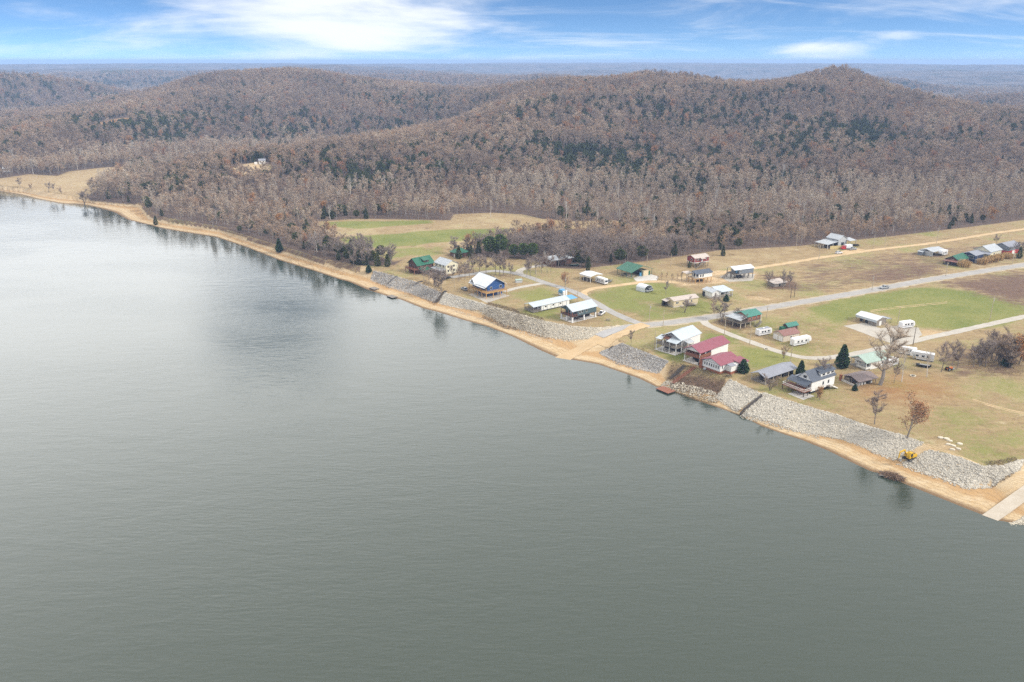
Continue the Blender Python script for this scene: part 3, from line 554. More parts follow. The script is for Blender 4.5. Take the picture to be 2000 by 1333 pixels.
# the trees that show largest are things of their own
order = np.argsort(np.hypot(FP[:, 0], FP[:, 1])); vis = np.abs(FP[order, 0]) < FP[order, 1] * 0.66; near_ids = order[vis][:185]
FK = ['bare0', 'bare1', 'bare2', 'bare3', 'bare4', 'tall0', 'tall1', 'syc0', 'syc1', 'syc2', 'cedar0', 'cedar1', 'russet0', 'orange', 'green0', 'green1']
MARKS = [((816, 530), 'the green-roofed lodge'), ((870, 528), 'the pale yellow house'), ((893, 503), 'the small green hip roof'), ((967, 500), 'the two big bright pines'), ((1020, 515), 'the barn lane'), ((1077, 515), 'the left end of the silver-roofed barn'), ((1118, 512), 'the right end of the silver-roofed barn'), ((1160, 535), 'the flat-topped carport'),
         ((1205, 520), 'the left end of the green pavilion'), ((1250, 515), 'the green pavilion gable'), ((1300, 508), 'the pole between pavilion and red house'), ((1350, 500), 'the red house on stilts'), ((1412, 497), 'the hay field cedar'), ((1480, 488), 'the upper hay field'), ((1555, 480), 'the pole left of the grey barn'), ((1620, 473), 'the grey barn'),
         ((1705, 466), 'the poles right of the grey barn'), ((700, 515), 'the cedar row upstream of the lodge'), ((640, 508), 'the sandy bank before the green field'), ((560, 490), 'the sandy shore below the green field'), ((480, 465), 'the eroded orange bank'), ((400, 448), 'the low sandy bank upstream'), ((1830, 452), 'the far end of the dirt road')]
MARKS = [(P(*m_), l_) for m_, l_ in MARKS]
def edge_tag(x, y, k, s_):
    where = 'beside ' + min(MARKS, key=lambda q: math.hypot(q[0].x - x, q[0].y - y))[1]; sz = 'tall ' if s_ > 1.0 else 'small ' if s_ < 0.8 else 'middling '
    nm, lb, col = [('bare_tree', 'bare grey-brown tree', 'bare trees'), ('cedar_tree', 'dark green cedar', 'cedars'), ('russet_tree', 'russet-leaved tree', 'russet trees'), ('pale_bark_tree', 'pale-barked bare tree', 'pale-barked trees')][1 if k in (10, 11, 14, 15) else 2 if k > 11 else 3 if 7 <= k <= 9 else 0]
    return nm, sz + lb + ' in the wood edge ' + where, sz + col + ' in the wood edge ' + where
for i in near_ids:
    x, y, z = FP[i]; k = int(FI[i]); nm, lb, gr = edge_tag(x, y, k, FS[i]); kn = FK[k]
    kn = {'bare': 'v' + kn[-1], 'tall': 'vt' + kn[-1]}.get(kn[:4], kn)
    tree(kn, x, y, KINDS[kn][2] * FS[i] * (1.05 if k not in (10, 11) else 1.0), nm, lb, 'tree', gr, z=z + 0.12)
keep = np.ones(len(FP), bool); keep[near_ids] = False; FP, FS, FI = FP[keep], FS[keep], FI[keep]
wood = bpy.data.collections.new('wood_kinds')     # source meshes of the far wood, not in the scene itself
for i, kn in enumerate(FK):
    tm, cm, nh = KINDS[kn]; mbv = [v.co[:] for v in tm.vertices] + [v.co[:] for v in cm.vertices]; n0 = len(tm.vertices)
    fs = [tuple(p.vertices) for p in tm.polygons] + [tuple(q + n0 for q in p.vertices) for p in cm.polygons]; mi = [0] * len(tm.polygons) + [1 + p.material_index for p in cm.polygons]
    me = bpy.data.meshes.new('wood_%02d' % i); me.from_pydata(mbv, [], fs)
    for m_ in list(tm.materials) + list(cm.materials): me.materials.append(m_)
    me.polygons.foreach_set('material_index', mi); me.update(); wood.objects.link(bpy.data.objects.new('wood_%02d' % i, me))
me = bpy.data.meshes.new('wood'); me.vertices.add(len(FP)); me.vertices.foreach_set('co', FP.ravel())
for nm, typ, dat in (('sc', 'FLOAT', FS.astype(np.float32)), ('rot', 'FLOAT', (rng.random(len(FP)) * 6.283).astype(np.float32)), ('kind_i', 'INT', FI.astype(np.int32))):
    me.attributes.new(nm, typ, 'POINT').data.foreach_set('value', dat)
me.update(); wo_ = tag(link('far_wood', me), 'bare winter hardwoods with cedars covering the hills beyond the fields', 'wood', kind='stuff')
g = bpy.data.node_groups.new('wood', 'GeometryNodeTree'); g.interface.new_socket('Geometry', in_out='INPUT', socket_type='NodeSocketGeometry'); g.interface.new_socket('Geometry', in_out='OUTPUT', socket_type='NodeSocketGeometry')
gi = g.nodes.new('NodeGroupInput'); go = g.nodes.new('NodeGroupOutput'); ip = g.nodes.new('GeometryNodeInstanceOnPoints'); ci = g.nodes.new('GeometryNodeCollectionInfo')
ci.inputs['Collection'].default_value = wood; ci.inputs['Separate Children'].default_value = True; ci.inputs['Reset Children'].default_value = True
def na(nm, typ): n = g.nodes.new('GeometryNodeInputNamedAttribute'); n.data_type = typ; n.inputs[0].default_value = nm; return n.outputs[0]
cx = g.nodes.new('ShaderNodeCombineXYZ'); g.links.new(na('rot', 'FLOAT'), cx.inputs[2]); e2r = g.nodes.new('FunctionNodeEulerToRotation'); g.links.new(cx.outputs[0], e2r.inputs[0])
g.links.new(gi.outputs[0], ip.inputs['Points']); g.links.new(ci.outputs[0], ip.inputs['Instance']); ip.inputs['Pick Instance'].default_value = True
g.links.new(na('kind_i', 'INT'), ip.inputs['Instance Index']); g.links.new(e2r.outputs[0], ip.inputs['Rotation']); g.links.new(na('sc', 'FLOAT'), ip.inputs['Scale']); g.links.new(ip.outputs[0], go.inputs[0])
wo_.modifiers.new('wood', 'NODES').node_group = g
print('TREES', len(FP), NTREE)

# ------------------------------------------------------------------ roads: sheets laid on the ground
def resample(pts, step):
    out = [np.array(pts[0], float)]
    for a_, b_ in zip(pts[:-1], pts[1:]):
        a_, b_ = np.array(a_, float), np.array(b_, float); n = max(1, int(np.hypot(*(b_ - a_)) / step))
        out += [a_ + (b_ - a_) * (i + 1) / n for i in range(n)]
    return np.array(out)
def smooth(p, it=6):
    for _ in range(it): p[1:-1] = p[1:-1] * 0.5 + (p[:-2] + p[2:]) * 0.25
    return p
def ribbon(name, px, width, m, eps, z=5.0, step=2.5, rag=0.25, label=None):
    c = smooth(resample([P(x, y, z)[:2] for x, y in px], step)); d = np.gradient(c, axis=0); d /= np.hypot(d[:, 0], d[:, 1])[:, None]; n = np.stack([-d[:, 1], d[:, 0]], -1)
    k = 5; rows = []
    for j in range(k):
        f = (j / (k - 1) - 0.5) * width; wob = rag * (rng.random(len(c)) - 0.5) if j in (0, k - 1) else 0
        q = c + n * (f + wob)[:, None] if j in (0, k - 1) else c + n * f
        rows.append(np.column_stack([q, height(q[:, 0], q[:, 1]) + eps]))
    v = np.concatenate(rows); L = len(c); mb = MB(); mb.v = [tuple(q) for q in v]
    mb.f = [(j * L + i, j * L + i + 1, (j + 1) * L + i + 1, (j + 1) * L + i) for j in range(k - 1) for i in range(L - 1)]; mb.m = [0] * len(mb.f)
    mb.f = [f[::-1] for f in mb.f]
    return tag(mb.build(name, m), label, kind='structure')
def gravel(name, c1, c2, track=None, scale=0.25):
    m = bpy.data.materials.new(name); m.use_nodes = True; t = m.node_tree; b = t.nodes['Principled BSDF']; b.inputs['Roughness'].default_value = 0.9; b.inputs['Specular IOR Level'].default_value = 0.15
    g_ = N(t, 'ShaderNodeNewGeometry'); n1 = N(t, 'ShaderNodeTexNoise', i_Scale=scale, i_Detail=8.0, i_Roughness=0.7); lk(t, g_.outputs['Position'], n1.inputs['Vector'])
    n2 = N(t, 'ShaderNodeTexNoise', i_Scale=4.0, i_Detail=3.0); lk(t, g_.outputs['Position'], n2.inputs['Vector'])
    cr = N(t, 'ShaderNodeValToRGB'); lk(t, M(t, 'ADD', M(t, 'MULTIPLY', n1.outputs[0], 0.7), M(t, 'MULTIPLY', n2.outputs[0], 0.3)), cr.inputs[0]); cr.color_ramp.elements[0].color = (*c1, 1); cr.color_ramp.elements[1].color = (*c2, 1); cr.color_ramp.elements[0].position = 0.3; cr.color_ramp.elements[1].position = 0.68
    lk(t, cr.outputs[0], b.inputs['Base Color']); return m
asph = gravel('asphalt_worn', (0.28, 0.265, 0.25), (0.42, 0.40, 0.375)); dirt = gravel('dirt_road', (0.42, 0.29, 0.15), (0.62, 0.47, 0.29)); grav = gravel('gravel_road', (0.36, 0.33, 0.285), (0.52, 0.48, 0.42))
MAIN = [(2300,470),(2100,502),(2000,518),(1900,533),(1800,549),(1727,563),(1600,585),(1520,598),(1440,612),(1360,624),(1300,632),(1258,636)]
ribbon('road_shoulder', MAIN, 8.6, gravel('shoulder', (0.34, 0.27, 0.18), (0.50, 0.43, 0.32)), 0.022, rag=1.6)
ribbon('main_road', MAIN, 6.0, asph, 0.055, rag=0.5)
ribbon('lane_road', [(1262,637),(1250,633),(1221,622),(1192,609),(1168,594),(1144,582),(1120,569),(1096,562),(1064,553),(1024,538),(1000,533),(960,528),(936,534),(909,538),(880,542)], 4.6, asph, 0.045)
ribbon('barn_lane', [(1016,537),(1010,529),(1032,522),(1060,519),(1090,516)], 4.4, grav, 0.035)
ribbon('blue_house_driveway', [(1060,554),(1035,558),(1010,562),(985,570)], 3.6, grav, 0.03)
ribbon('dirt_road', [(1140,579),(1136,571),(1148,565),(1168,562),(1208,558),(1240,553),(1280,549),(1330,553),(1370,552),(1400,540),(1420,530),(1445,527),(1477,524),(1518,517),(1552,512),(1600,504),(1648,497),(1696,490),(1780,480),(1808,477),(1868,468),(1940,456),(2060,440)], 4.2, dirt, 0.035, rag=0.8)
ribbon('gravel_road', [(1372,622),(1366,627),(1384,637),(1414,649),(1444,661),(1480,673),(1500,681),(1536,692),(1572,702),(1596,702),(1631,698),(1668,692),(1710,683),(1752,674),(1788,666),(1812,660),(1860,650),(1900,641),(2000,619),(2120,596)], 4.0, grav, 0.04, rag=0.5)
ribbon('boat_ramp_track', [(1262,636),(1235,643),(1205,656),(1175,668)], 6.5, dirt, 0.11, 4.6, 1.5, 0.9)
ribbon('launch_slope', [(1175,668),(1150,677),(1120,687),(1092,697)], 6.5, gravel('packed_sand', (0.44, 0.31, 0.17), (0.58, 0.43, 0.26)), 0.10, 1.5, 1.2, 0.6)
for px_l in ([(1700,607),(1745,600),(1790,596),(1850,590)], [(1810,868),(1840,876),(1880,893),(1915,908)], [(1660,560),(1600,548),(1520,545)], [(1900,780),(1960,800),(2030,812)]):
    for off in (0.0, 2.6): ribbon('tyre_track', [(x_, y_ + off) for x_, y_ in px_l], 0.55, dirt, 0.03, rag=0.35)
def patch(name, px, m, eps, z=5.0, label=None, step=2.0):
    pg = resample([tuple(P(x, y, z)[:2]) for x, y in px + px[:1]], step)[:-1]; c = pg.mean(0); n = len(pg); mb = MB(); K = 6
    for k in range(1, K + 1):
        q = c + (pg - c) * (k / K); q = q + (rng.random(q.shape) - 0.5) * 0.5 * (k == K); mb.v += [tuple(r_) for r_ in np.column_stack([q, height(q[:, 0], q[:, 1]) + eps])]
    mb.v.append((c[0], c[1], H1(*c) + eps))
    mb.f = [((k) * n + i, k * n + (i + 1) % n, (k + 1) * n + (i + 1) % n, (k + 1) * n + i) for k in range(K - 1) for i in range(n)] + [(K * n, i, (i + 1) % n) for i in range(n)]; 
    ar = sum(pg[i][0] * pg[(i + 1) % n][1] - pg[(i + 1) % n][0] * pg[i][1] for i in range(n))
    if ar > 0: mb.f = [f[::-1] if len(f) == 4 else f for f in mb.f]
    else: mb.f = [f if len(f) == 4 else f[::-1] for f in mb.f]
    mb.m = [0] * len(mb.f); return tag(mb.build(name, m), label, kind='structure')
patch('gravel_lot', [(1648,637),(1690,631),(1720,642),(1755,636),(1795,641),(1800,655),(1788,668),(1750,674),(1715,662)], grav, 0.03)
patch('pavilion_pad', [(1236,544),(1262,534),(1286,540),(1284,549),(1246,552)], MT['concrete'], 0.025)
patch('house_pad', [(915,575),(950,592),(996,578),(960,566)], grav, 0.02)
patch('stilt_house_yard', [(1405,541),(1430,533),(1475,536),(1470,549),(1425,551)], grav, 0.026)
patch('ramp_gravel', [(1160,652),(1195,641),(1238,637),(1215,647),(1180,658)], gravel('shingle', (0.30, 0.29, 0.285), (0.45, 0.44, 0.43)), 0.16, 4.2)
patch('barn_yard', [(1640,492),(1665,484),(1690,488),(1660,497)], dirt, 0.03)
mbx = MB()
rp = [P(1949,1018,0.0), P(2000,985,1.2), P(2070,940,4.0), P(2050,921,4.4), P(2000,953,2.2), P(1918,1006,0.1)]
top = [(p.x, p.y, H1(p.x, p.y) + 0.18) for p in rp]; top[0] = (rp[0].x, rp[0].y, 0.06); top[-1] = (rp[-1].x, rp[-1].y, 0.06)
slope = gravel('ramp_concrete', (0.40, 0.34, 0.26), (0.56, 0.50, 0.42))
mbx.add(top + [(x, y, z - 0.8) for x, y, z in top], [tuple(range(6)), tuple(range(11, 5, -1))] + [(i, 6 + i, 6 + (i + 1) % 6, (i + 1) % 6) for i in range(6)])
tag(mbx.build('boat_ramp', slope), 'pale concrete boat ramp sloping into the river', kind='structure')

# ------------------------------------------------------------------ riprap: thousands of loose stones on the bank
ICO = []
def stone_shapes():
    g_ = (1 + 5 ** 0.5) / 2; vs = [(-1,g_,0),(1,g_,0),(-1,-g_,0),(1,-g_,0),(0,-1,g_),(0,1,g_),(0,-1,-g_),(0,1,-g_),(g_,0,-1),(g_,0,1),(-g_,0,-1),(-g_,0,1)]
    fs = [(0,11,5),(0,5,1),(0,1,7),(0,7,10),(0,10,11),(1,5,9),(5,11,4),(11,10,2),(10,7,6),(7,1,8),(3,9,4),(3,4,2),(3,2,6),(3,6,8),(3,8,9),(4,9,5),(2,4,11),(6,2,10),(8,6,7),(9,8,1)]
    for k in range(8): ICO.append(np.array(vs) / 1.9 * (0.72 + 0.5 * rng.random((12, 1))))
    return fs
SF = np.array(stone_shapes())
def riprap(top_px, foot_px, m, n, smin, smax, name, label, zt=5.0, zf=1.2, extra=None):
    tp = resample([tuple(P(x, y, zt)[:2]) for x, y in top_px], 1.0); fp = resample([tuple(P(x, y, zf)[:2]) for x, y in foot_px], 1.0)
    s_ = rng.random(n); v = rng.random(n) ** 0.95 * 1.05 - 0.03; v = np.where(rng.random(n) < 0.05, -0.18 * rng.random(n) ** 1.6, v)
    def at_(pl, s): q = s * (len(pl) - 1); i = np.minimum(q.astype(int), len(pl) - 2); return pl[i] + (pl[i + 1] - pl[i]) * (q - i)[:, None]
    xy = at_(fp, s_) * (1 - v)[:, None] + at_(tp, s_) * v[:, None]; xy += (rng.random(xy.shape) - 0.5) * 0.8
    z = height(xy[:, 0], xy[:, 1]); size = smin + (smax - smin) * rng.random(n) ** 2.2; size = np.where(rng.random(n) < 0.04, size * 1.7, size)
    V = []; Fc = []
    for i in range(n):
        a_ = rng.random() * 6.283; c, s = math.cos(a_), math.sin(a_); q = ICO[rng.integers(8)] * size[i] * np.array([1.25, 0.9, 0.7]); 
        x = q[:, 0] * c - q[:, 1] * s; y = q[:, 0] * s + q[:, 1] * c
        V.append(np.column_stack([x + xy[i, 0], y + xy[i, 1], q[:, 2] + z[i] + size[i] * 0.18])); Fc.append(SF + 12 * i)
    V = np.concatenate(V); Fc = np.concatenate(Fc); me = bpy.data.meshes.new(name); me.vertices.add(len(V)); me.vertices.foreach_set('co', V.ravel()); me.loops.add(Fc.size); me.loops.foreach_set('vertex_index', Fc.ravel().astype(np.int32))
    me.polygons.add(len(Fc)); me.polygons.foreach_set('loop_start', (np.arange(len(Fc)) * 3).astype(np.int32)); me.polygons.foreach_set('loop_total', np.full(len(Fc), 3, np.int32)); me.update(calc_edges=True); me.materials.append(MT[m])
    return tag(link(name, me), label, 'riprap', kind='stuff')
riprap([(1815,878),(1870,893),(1920,912),(1960,911),(2000,898)], [(1762,906),(1830,930),(1890,952),(1935,950),(1985,935)], 'riprap_white', 11067, 0.14, 0.33, 'riprap_stones', 'pale loose stones on the bank between the excavator and the boat ramp')
riprap([(2010,1010),(2060,970)], [(1972,1022),(2010,1024)], 'riprap_tan', 685, 0.16, 0.32, 'riprap_stones', 'tan stones at the water on the far side of the boat ramp', 1.5, 0.1)
riprap([(1492,768),(1560,790),(1640,813),(1700,835),(1760,850),(1803,866)], [(1452,806),(1490,817),(1530,831),(1570,840),(1650,857),(1700,876),(1752,898)], 'riprap_white', 23715, 0.14, 0.33, 'riprap_stones', 'long pale stone bank below the white house with the black roof')
riprap([(1535,797),(1600,812),(1660,830)], [(1535,831),(1570,840),(1650,857)], 'riprap_tan', 5797, 0.14, 0.32, 'riprap_stones', 'tan and rusty stones lying over the lower middle of the pale stone bank', 4.0, 1.2)
riprap([(1425,742),(1486,769)], [(1402,774),(1445,800)], 'riprap_white', 6851, 0.14, 0.33, 'riprap_stones', 'pale stone bank between the dry grass slope and the dark drain wall')
riprap([(1178,672),(1215,671),(1250,685),(1305,706)], [(1172,690),(1210,708),(1250,720),(1288,729)], 'riprap_grey', 9486, 0.13, 0.27, 'riprap_stones', 'grey stone bank below the white two-storey house with porch')
riprap([(958,598),(1060,627),(1115,638),(1170,641),(1225,635)], [(935,610),(985,633),(1070,658),(1112,666),(1150,668),(1190,654)], 'riprap_tan', 18445, 0.16, 0.33, 'riprap_stones', 'tan stone bank below the dark grey house and the long white shed')
riprap([(868,571),(950,596)], [(858,592),(940,612)], 'riprap_white', 7905, 0.16, 0.32, 'riprap_stones', 'whitish stone bank below the blue house')
riprap([(730,527),(775,541),(815,551),(862,570)], [(724,546),(760,560),(800,572),(850,590)], 'riprap_grey', 10013, 0.14, 0.27, 'riprap_stones', 'grey stone bank below the green-roofed lodge')
riprap([(1300,742),(1400,768)], [(1290,752),(1400,785)], 'riprap_tan', 1001, 0.13, 0.37, 'riprap_stones', 'scattered tan stones at the foot of the dry grass slope by the red dock', 1.8, 0.7)
riprap([(1400,775),(1500,815),(1600,848)], [(1405,786),(1500,824),(1600,858)], 'riprap_tan', 1106, 0.10, 0.24, 'riprap_stones', 'loose stones strewn on the sand under the long stone bank', 1.3, 0.7)
riprap([(880,600),(1000,640),(1080,665)], [(880,606),(1000,645),(1080,670)], 'riprap_tan', 685, 0.10, 0.21, 'riprap_stones', 'loose stones strewn on the sand below the blue house', 1.2, 0.8)
random.seed(3)
for i, (px, py, sz, lb) in enumerate([(1837,856,1.7,'longest pale slab, nearest the brown-leaved oak'), (1848,858,1.5,'pale slab second from the oak'), (1855,862,1.4,'pale slab at the end of the upper row by the dirt cut'), (1852,869,1.2,'small pale slab in the middle of the heap above the dirt cut'),
                                   (1862,872,1.5,'pale slab in the heap above the dirt cut, lower middle'), (1875,868,1.6,'pale slab topmost on the lawn side of the heap'), (1860,879,1.3,'pale slab at the bottom of the heap, river side'), (1872,878,1.4,'pale slab at the bottom of the heap, lawn side'),
                                   (1757,897,1.5,'pale slab at the bucket of the yellow excavator'), (1749,896,1.2,'pale slab on the sand edge below the excavator bucket')]):
    p = P(px, py, 5.0 if i < 8 else 1.6); z = H1(p.x, p.y); mb = MB(); n = 7; pts = [(sz * (0.7 + 0.35 * random.random()) * math.cos(6.283 * k / n) * 0.9, sz * 0.5 * (0.7 + 0.4 * random.random()) * math.sin(6.283 * k / n)) for k in range(n)]
    pts = [(x_ * .8, y_ * .8) for x_, y_ in pts]; mb.prism(pts, 'z', -0.2, 0.38); mb.v = [(x * (0.88 if zz > 0 else 1), y * (0.88 if zz > 0 else 1), zz) for x, y, zz in mb.v]
    o = mb.build('limestone_slab', 'limestone'); o.location = (p.x, p.y, z); o.rotation_euler = (random.uniform(-.08, .08), random.uniform(-.08, .08), R(random.uniform(-50, 0))); tag(o, lb, 'slab', 'limestone slabs by the excavator cut')

# ------------------------------------------------------------------ buildings
class Bld:
    """local x runs inland from the near corner, local y runs upstream along the river; z 0 is the ground"""
    def __init__(s, name, label, px, py, yaw, cat='house', z=5.0, dx=0.0, dy=0.0):
        p = P(px, py, z); p.z = H1(p.x, p.y); s.o = thing(name, label, cat, p, yaw)
        if dx or dy: s.o.location += Matrix.Rotation(R(yaw), 3, 'Z') @ Vector((dx, dy, 0))
    def box(s, part, m, x0, x1, y0, y1, z0, z1, parent=None): return MB().box(x0, x1, y0, y1, z0, z1).build(part, m, parent or s.o)
    def wall(s, m, x0, x1, y0, y1, z0, z1, ridge=None, rise=0.0, part='wall'):
        if not ridge: return s.box(part, m, x0, x1, y0, y1, z0, z1)
        if ridge == 'x': return MB().prism([(y0, z0), (y1, z0), (y1, z1), ((y0 + y1) / 2, z1 + rise), (y0, z1)], 'x', x0, x1).build(part, m, s.o)
        return MB().prism([(x0, z0), (x1, z0), (x1, z1), ((x0 + x1) / 2, z1 + rise), (x0, z1)], 'y', y0, y1).build(part, m, s.o)
    def roof(s, m, x0, x1, y0, y1, z, ridge, rise, ov=0.5, t=0.14, part='roof', ove=None):
        ove = ov if ove is None else ove
        a0, a1 = (y0, y1) if ridge == 'x' else (x0, x1); hw = (a1 - a0) / 2; c = (a0 + a1) / 2; k = rise / hw; e = hw + ov; zl = z - k * ov
        pr = [(c - e, zl + 0.03), (c, z + rise + 0.03), (c + e, zl + 0.03), (c + e, zl + 0.03 + t), (c, z + rise + 0.03 + t * 1.1), (c - e, zl + 0.03 + t)]
        mb = MB(); 
        if ridge == 'x': mb.prism(pr, 'x', x0 - ove, x1 + ove)
        else: mb.prism(pr, 'y', y0 - ove, y1 + ove)
        o = mb.build(part, m, s.o)
        cap = MB(); 
        if ridge == 'x': cap.prism([(c - 0.22, z + rise + 0.03 + t - k * 0.2), (c + 0.22, z + rise + 0.03 + t - k * 0.2), (c, z + rise + t * 1.1 + 0.09)], 'x', x0 - ove - .01, x1 + ove + .01)
        else: cap.prism([(c - 0.22, z + rise + 0.03 + t - k * 0.2), (c + 0.22, z + rise + 0.03 + t - k * 0.2), (c, z + rise + t * 1.1 + 0.09)], 'y', y0 - ove - .01, y1 + ove + .01)
        cap.build('ridge_cap', m, o); return o
    def slab(s, part, m, pts, t=0.12, parent=None):
        return MB().add(list(pts) + [(x, y, z - t) for x, y, z in pts], [(0, 1, 2, 3), (7, 6, 5, 4)] + [(i, 4 + i, 4 + (i + 1) % 4, (i + 1) % 4) for i in range(4)]).build(part, m, parent or s.o)
    def posts(s, m, pts, z0, z1, r=0.12, part='post'):
        for x, y in pts: s.box(part, m, x - r, x + r, y - r, y + r, z0 - (0.15 if z0 <= 0 else 0), z1)
    def win(s, face, a, z, wd, h, plane=0.0, fm='white_paint', pm='glass', part='window', sgn=-1):
        p0, p1 = (plane - 0.05, plane + 0.02) if sgn < 0 else (plane - 0.02, plane + 0.05); q0, q1 = (p0 - 0.03, p0 + 0.01) if sgn < 0 else (p1 - 0.01, p1 + 0.03); b = 0.1
        if face == 'x':
            f = s.box(part, fm, p0, p1, a, a + wd, z, z + h); s.box('pane', pm, q0, q1, a + b, a + wd - b, z + b, z + h - b, f)
        else:
            f = s.box(part, fm, a, a + wd, p0, p1, z, z + h); s.box('pane', pm, a + b, a + wd - b, q0, q1, z + b, z + h - b, f)
        return f
    def door(s, face, a, z, wd, h, plane=0.0, m='white_paint', part='door'):
        return s.box(part, m, plane - 0.06, plane + 0.02, a, a + wd, z, z + h) if face == 'x' else s.box(part, m, a, a + wd, plane - 0.06, plane + 0.02, z, z + h)
    def rail(s, m, pts, z, h=1.0, parent=None, solid=False):
        mb = MB()
        for (x0, y0), (x1, y1) in zip(pts[:-1], pts[1:]):
            L = math.hypot(x1 - x0, y1 - y0); n = max(2, int(L / 0.55)); ux, uy = (x1 - x0) / L, (y1 - y0) / L; nx, ny = -uy, ux
            def bar(za, zb, wd):
                mb.add([(x0 - nx * wd, y0 - ny * wd, za), (x1 - nx * wd, y1 - ny * wd, za), (x1 + nx * wd, y1 + ny * wd, za), (x0 + nx * wd, y0 + ny * wd, za), (x0 - nx * wd, y0 - ny * wd, zb), (x1 - nx * wd, y1 - ny * wd, zb), (x1 + nx * wd, y1 + ny * wd, zb), (x0 + nx * wd, y0 + ny * wd, zb)],
                       [(3, 2, 1, 0), (4, 5, 6, 7), (0, 1, 5, 4), (1, 2, 6, 5), (2, 3, 7, 6), (3, 0, 4, 7)])
            bar(z + h - 0.1, z + h, 0.05); bar(z + 0.12, z + 0.2, 0.03)
            if solid: bar(z + 0.2, z + h - 0.1, 0.02)
            else:
                for i in range(n + 1):
                    px_, py_ = x0 + (x1 - x0) * i / n, y0 + (y1 - y0) * i / n; mb.box(px_ - 0.035, px_ + 0.035, py_ - 0.035, py_ + 0.035, z, z + h - 0.1)
        o = mb.build('railing', m, parent or s.o); o['kind'] = 'stuff'; return o
    def stairs(s, m, x0, x1, y0, y1, z1, axis='x', n=9, part='stairs'):     # from (x0, ground) up to (x1, z1)
        mb = MB()
        for i in range(n):
            a_ = i / n; b_ = (i + 1) / n; zt = z1 * b_
            if axis == 'x': xa, xb = sorted((x0 + (x1 - x0) * a_, x0 + (x1 - x0) * b_)); mb.box(xa - .02, xb + .02, y0, y1, zt - 0.12, zt)
            else: ya, yb = sorted((y0 + (y1 - y0) * a_, y0 + (y1 - y0) * b_)); mb.box(x0, x1, ya - .02, yb + .02, zt - 0.12, zt)
        if axis == 'x':
            for y in (y0 - .06, y1): mb.add([(x0, y, -.1), (x0, y + .06, -.1), (x1, y + .06, z1 - .3), (x1, y, z1 - .3), (x0, y, .25), (x0, y + .06, .25), (x1, y + .06, z1), (x1, y, z1)], [(3,2,1,0),(4,5,6,7),(0,1,5,4),(1,2,6,5),(2,3,7,6),(3,0,4,7)])
        o = mb.build(part, m, s.o); o['kind'] = 'stuff'; return o
def grid2(x0, x1, nx, y0, y1, ny): return [(x0 + (x1 - x0) * i / max(1, nx - 1), y0 + (y1 - y0) * j / max(1, ny - 1)) for i in range(nx) for j in range(ny)]

# blue house, white metal roof, deck of new timber on two sides
h = Bld('lake_house', 'bright blue gabled house with white metal roof and new timber deck on posts', 950, 585, 36)
h.wall('blue', 1.9, 11.4, 2.0, 14.0, 2.7, 5.3, 'y', 3.0); h.roof('roof_white', 1.0, 11.4, 1.6, 14.0, 5.3, 'y', 3.0, 0.6)
h.slab('porch_roof', 'roof_white', [(-0.3, 1.4, 4.65), (1.3, 1.4, 5.12), (1.3, 14.2, 5.12), (-0.3, 14.2, 4.65)])
h.wall('wood_grey', 0.3, 5.0, 9.6, 12.2, 5.2, 5.5, 'x', 1.7, part='dormer'); h.roof('roof_white', 0.0, 5.0, 9.6, 12.2, 5.5, 'x', 1.7, 0.35, part='dormer_roof')
h.win('x', 10.5, 5.6, 0.9, 0.9, 0.3)
d = h.box('deck', 'wood_new', -0.2, 11.4, 0.0, 14.2, 2.42, 2.68); h.rail('wood_new', [(11.3, 0.05), (-0.1, 0.05), (-0.1, 14.1)], 2.68, 1.0, d)
h.posts('wood_new', [(0, 0.1), (0, 3.6), (0, 7.1), (0, 10.6), (0, 14.0), (3.8, 0.1), (7.6, 0.1), (11.2, 0.1)], 0, 2.42, 0.13); h.posts('wood_new', [(0, 0.1), (0, 5), (0, 9.3), (0, 14.0)], 2.68, 4.6, 0.09)
h.wall('blue', 3.5, 11.0, 3.5, 13.5, -0.1, 2.42, part='lower_wall'); h.posts('post_pale', [(11.3, 0.2)], 2.68, 4.9, 0.09)
for a_, z_, wd in ((8.4, 3.5, 1.5), (3.4, 3.4, 1.1)): h.win('y', a_, z_, wd, 1.3, 2.0)
for a_ in (3.2, 6.6, 9.6, 12.2): h.win('x', a_, 3.2, 1.2, 1.5, 1.9)
h.win('y', 6.0, 0.9, 1.2, 1.0, 3.5); h.door('y', 8.4, 0, 1.0, 2.05, 3.5)

h.o.scale = (1.13, 1.13, 1.13)

# long white shed with porch
h = Bld('long_shed', 'long low white house with pale metal roof and railed river porch', 1041.6, 612.8, 36)
h.wall('white_paint', 5.2, 22.5, 0.4, 7.2, 0.5, 3.0, 'x', 1.0); h.roof('roof_pale', 0.4, 22.5, 0.4, 7.2, 3.0, 'x', 1.0, 0.4)
d = h.box('porch_deck', 'wood_grey', 0.2, 5.2, 0.2, 7.4, 0.3, 0.55); h.rail('wood_grey', [(5.1, 0.3), (0.3, 0.3), (0.3, 7.3), (5.1, 7.3)], 0.55, 0.95, d)
h.posts('wood_grey', [(0.4, 0.4), (0.4, 3.8), (0.4, 7.2), (2.8, 0.4), (2.8, 7.2)], -0.1, 2.95, 0.09)
for i in range(7): h.box('batten', 'teal_grey', 6.2 + i * 2.4, 6.32 + i * 2.4, 0.33, 0.42, 0.5, 2.9)
for a_ in (7.2, 11.9, 16.4): h.win('y', a_, 1.6, 1.1, 0.9, 0.4)
h.win('x', 1.4, 1.4, 1.3, 1.1, 5.2); h.door('x', 4.0, 0.55, 1.0, 2.0, 5.2, 'dark'); h.box('skirting', 'dark', 5.3, 22.4, 0.55, 7.05, -0.1, 0.5)
h = Bld('tarp_shelter', 'bright blue tarp roofed lean-to behind the long white shed', 1110, 597, 36, 'shelter', dy=1.0, dx=1.5)
